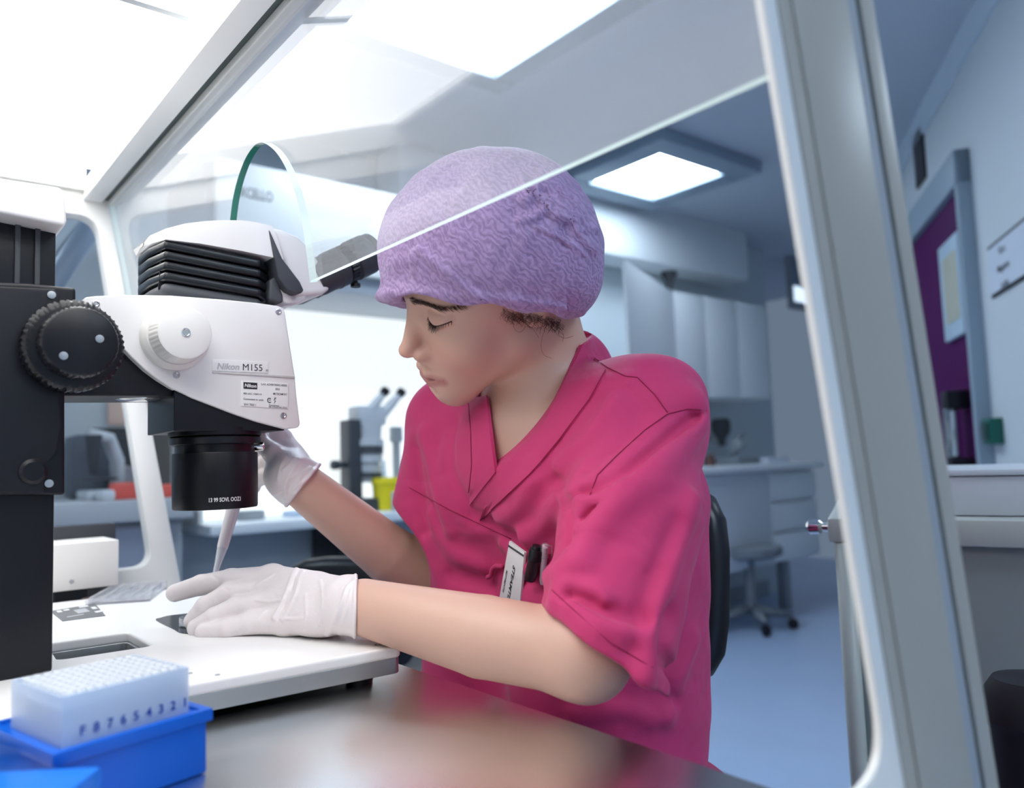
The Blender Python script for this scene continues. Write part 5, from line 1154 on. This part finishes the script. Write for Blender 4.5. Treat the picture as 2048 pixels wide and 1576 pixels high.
def gloveL(P):
    d = addfolds(P, gb_(P), GL); z = -(P-cutL[0]) @ cn; d = d-.0014*np.exp(-((z-.002)/.0016)**2); return smax(d, (P-cutL[0]) @ cn, .0008)
pts = [p for c in LHW.values() for p, r in c]+[WL]; lo, hi = bounds(pts, .035)
Pg, Fg = sdf_mesh(gloveL, lo, hi, .0013, 1); o = sdf_obj('glove', Pg, Fg, 'glove_latex', person)
gr_ = glove_base(fR, WR, ER, .0300, .0335, .06)
cutR = [D(640, 933, .95), D(576, 1012, .93), D(600, 975, .85)]
cr2 = np.cross(cutR[1]-cutR[0], cutR[2]-cutR[0]); cr2 /= np.linalg.norm(cr2); cr2 = cr2 if cr2 @ (ER-WR) > 0 else -cr2
GR = laid(gr_, [([(600, 918), (585, 940), (572, 965), (572, 990)], .0016, .0022), ([(632, 948), (612, 960), (590, 975), (572, 1000)], .0020, .0024), ([(622, 935), (600, 955), (585, 985)], .0014, .0022), ([(570, 915), (560, 935), (555, 960)], .0010, .0020),
        ([(590, 915), (578, 930), (565, 940)], .0010, .0018), ([(612, 945), (596, 948), (582, 955)], .0012, .0018), ([(570, 975), (555, 985), (545, 990)], .0010, .002)])
def gloveR(P):
    d = addfolds(P, gr_(P), GR); z = -(P-cutR[0]) @ cr2; d = d-.0016*np.exp(-((z-.002)/.0018)**2); return smax(d+.0012*np.sin(P[:, 2]*260+P[:, 1]*200)*np.exp(-np.clip(z, 0, 1)/.015), (P-cutR[0]) @ cr2, .0008)
pts = [p for c in RHW.values() for p, r in c]+[WR]; lo, hi = bounds(pts, .038)
Pg, Fg = sdf_mesh(gloveR, lo, hi, .0015, 1); sdf_obj('glove', Pg, Fg, 'glove_latex', person)

# ---- trousers, legs and shoes below the worktop
def legs(P):
    d = None
    for y_ in (.60, .755):
        a, k_, f_ = A3(.66, y_, .575), A3(.375 if y_ < .7 else .38, y_-.01, .555), A3(.44, y_-.01, .12)
        l_ = smin(seg(P, a, k_, .088, .064), seg(P, k_, f_, .060, .046), .03); d = l_ if d is None else smin(d, l_, .02)
    d = smin(d, seg(P, (.68, .60, .58), (.68, .76, .58), .10, .10), .04); return np.maximum(d, .10-P[:, 2])
Pl, Fl = sdf_mesh(legs, (.28, .46, .06), (.82, .90, .72), .008, 1); sdf_obj('trousers', Pl, Fl, 'scrub_pink', person)
for y_ in (.59, .745): slab('shoe', (.40, y_, .048), .125, .044, .045, 'hood_white', person)

# ---- pipette in her raised hand
t0 = onst(404, 1243, .004); t1 = D(466, 1018, .945); u1 = (t1-t0)/np.linalg.norm(t1-t0); LT = np.linalg.norm(t1-t0)
pp = empty('pipette', t0, 'slim white and clear pipette held in her raised gloved hand behind the objective', 'pipette')
def at_(y): # distance along axis where it passes image height y
    lo_, hi_ = 0., .5
    for _ in range(40):
        m_ = (lo_+hi_)/2; v = t0+u1*m_-CAM; yy = CY-FPX*(v @ UP)/(v @ FW)
        if yy > y: lo_ = m_
        else: hi_ = m_
    return lo_
s1, s2, s3 = at_(1100), at_(1088), at_(1010)
lathe('tip', t0, t0+u1*(s1+.002), [(0, .0007), (s1*.4, .0016), (s1*.8, .0036), (s1*.97, .0052), (s1+.002, .0055)], 'tip_clear', pp, n=28)
lathe('tip_cone', t0+u1*s1*.72, t0+u1*s2, [(0, .0018), (.004, .0030), (s2-s1*.72, .0048)], 'print_grey', pp, n=24)
lathe('shaft', t0+u1*(s1+.0015), t0+u1*(s3+.05), [(0, .0058), (.004, .0062), (s3-s1, .0080), (s3-s1+.048, .0095)], mat('pipette_white', (.80, .76, .80), .25), pp, n=32)
lathe('handle', t0+u1*(s3+.047), t0+u1*(s3+.16), [(0, .0095), (.01, .011), (.08, .0125), (.105, .012), (.112, .009)], 'pipette_white', pp, n=32)
lathe('plunger', t0+u1*(s3+.155), t0+u1*(s3+.185), [(0, .004), (.02, .004), (.021, .008), (.029, .008)], 'print_grey', pp, n=24)

# ---- her chair
ch = empty('lab_chair', (.66, .69, 0), 'black swivel chair behind the woman with rounded backrest showing at her back', 'chair')
slab('backrest', (.790, .728, .845), .028, .142, .125, mat('chair_black', (.008, .009, .014), .35), ch, tilt=radians(6)); slab('seat', (.68, .685, .445), .21, .21, .04, 'chair_black', ch)
tube('back_support', [(.74, .70, .42), (.86, .71, .43), (.875, .72, .60), (.832, .72, .80)], .014, 'charcoal', ch)
lathe('column', (.68, .685, .1), (.68, .685, .41), [(0, .035), (.2, .028), (.31, .028)], 'charcoal', ch, n=16); caster_base(ch, .68, .685, .27)
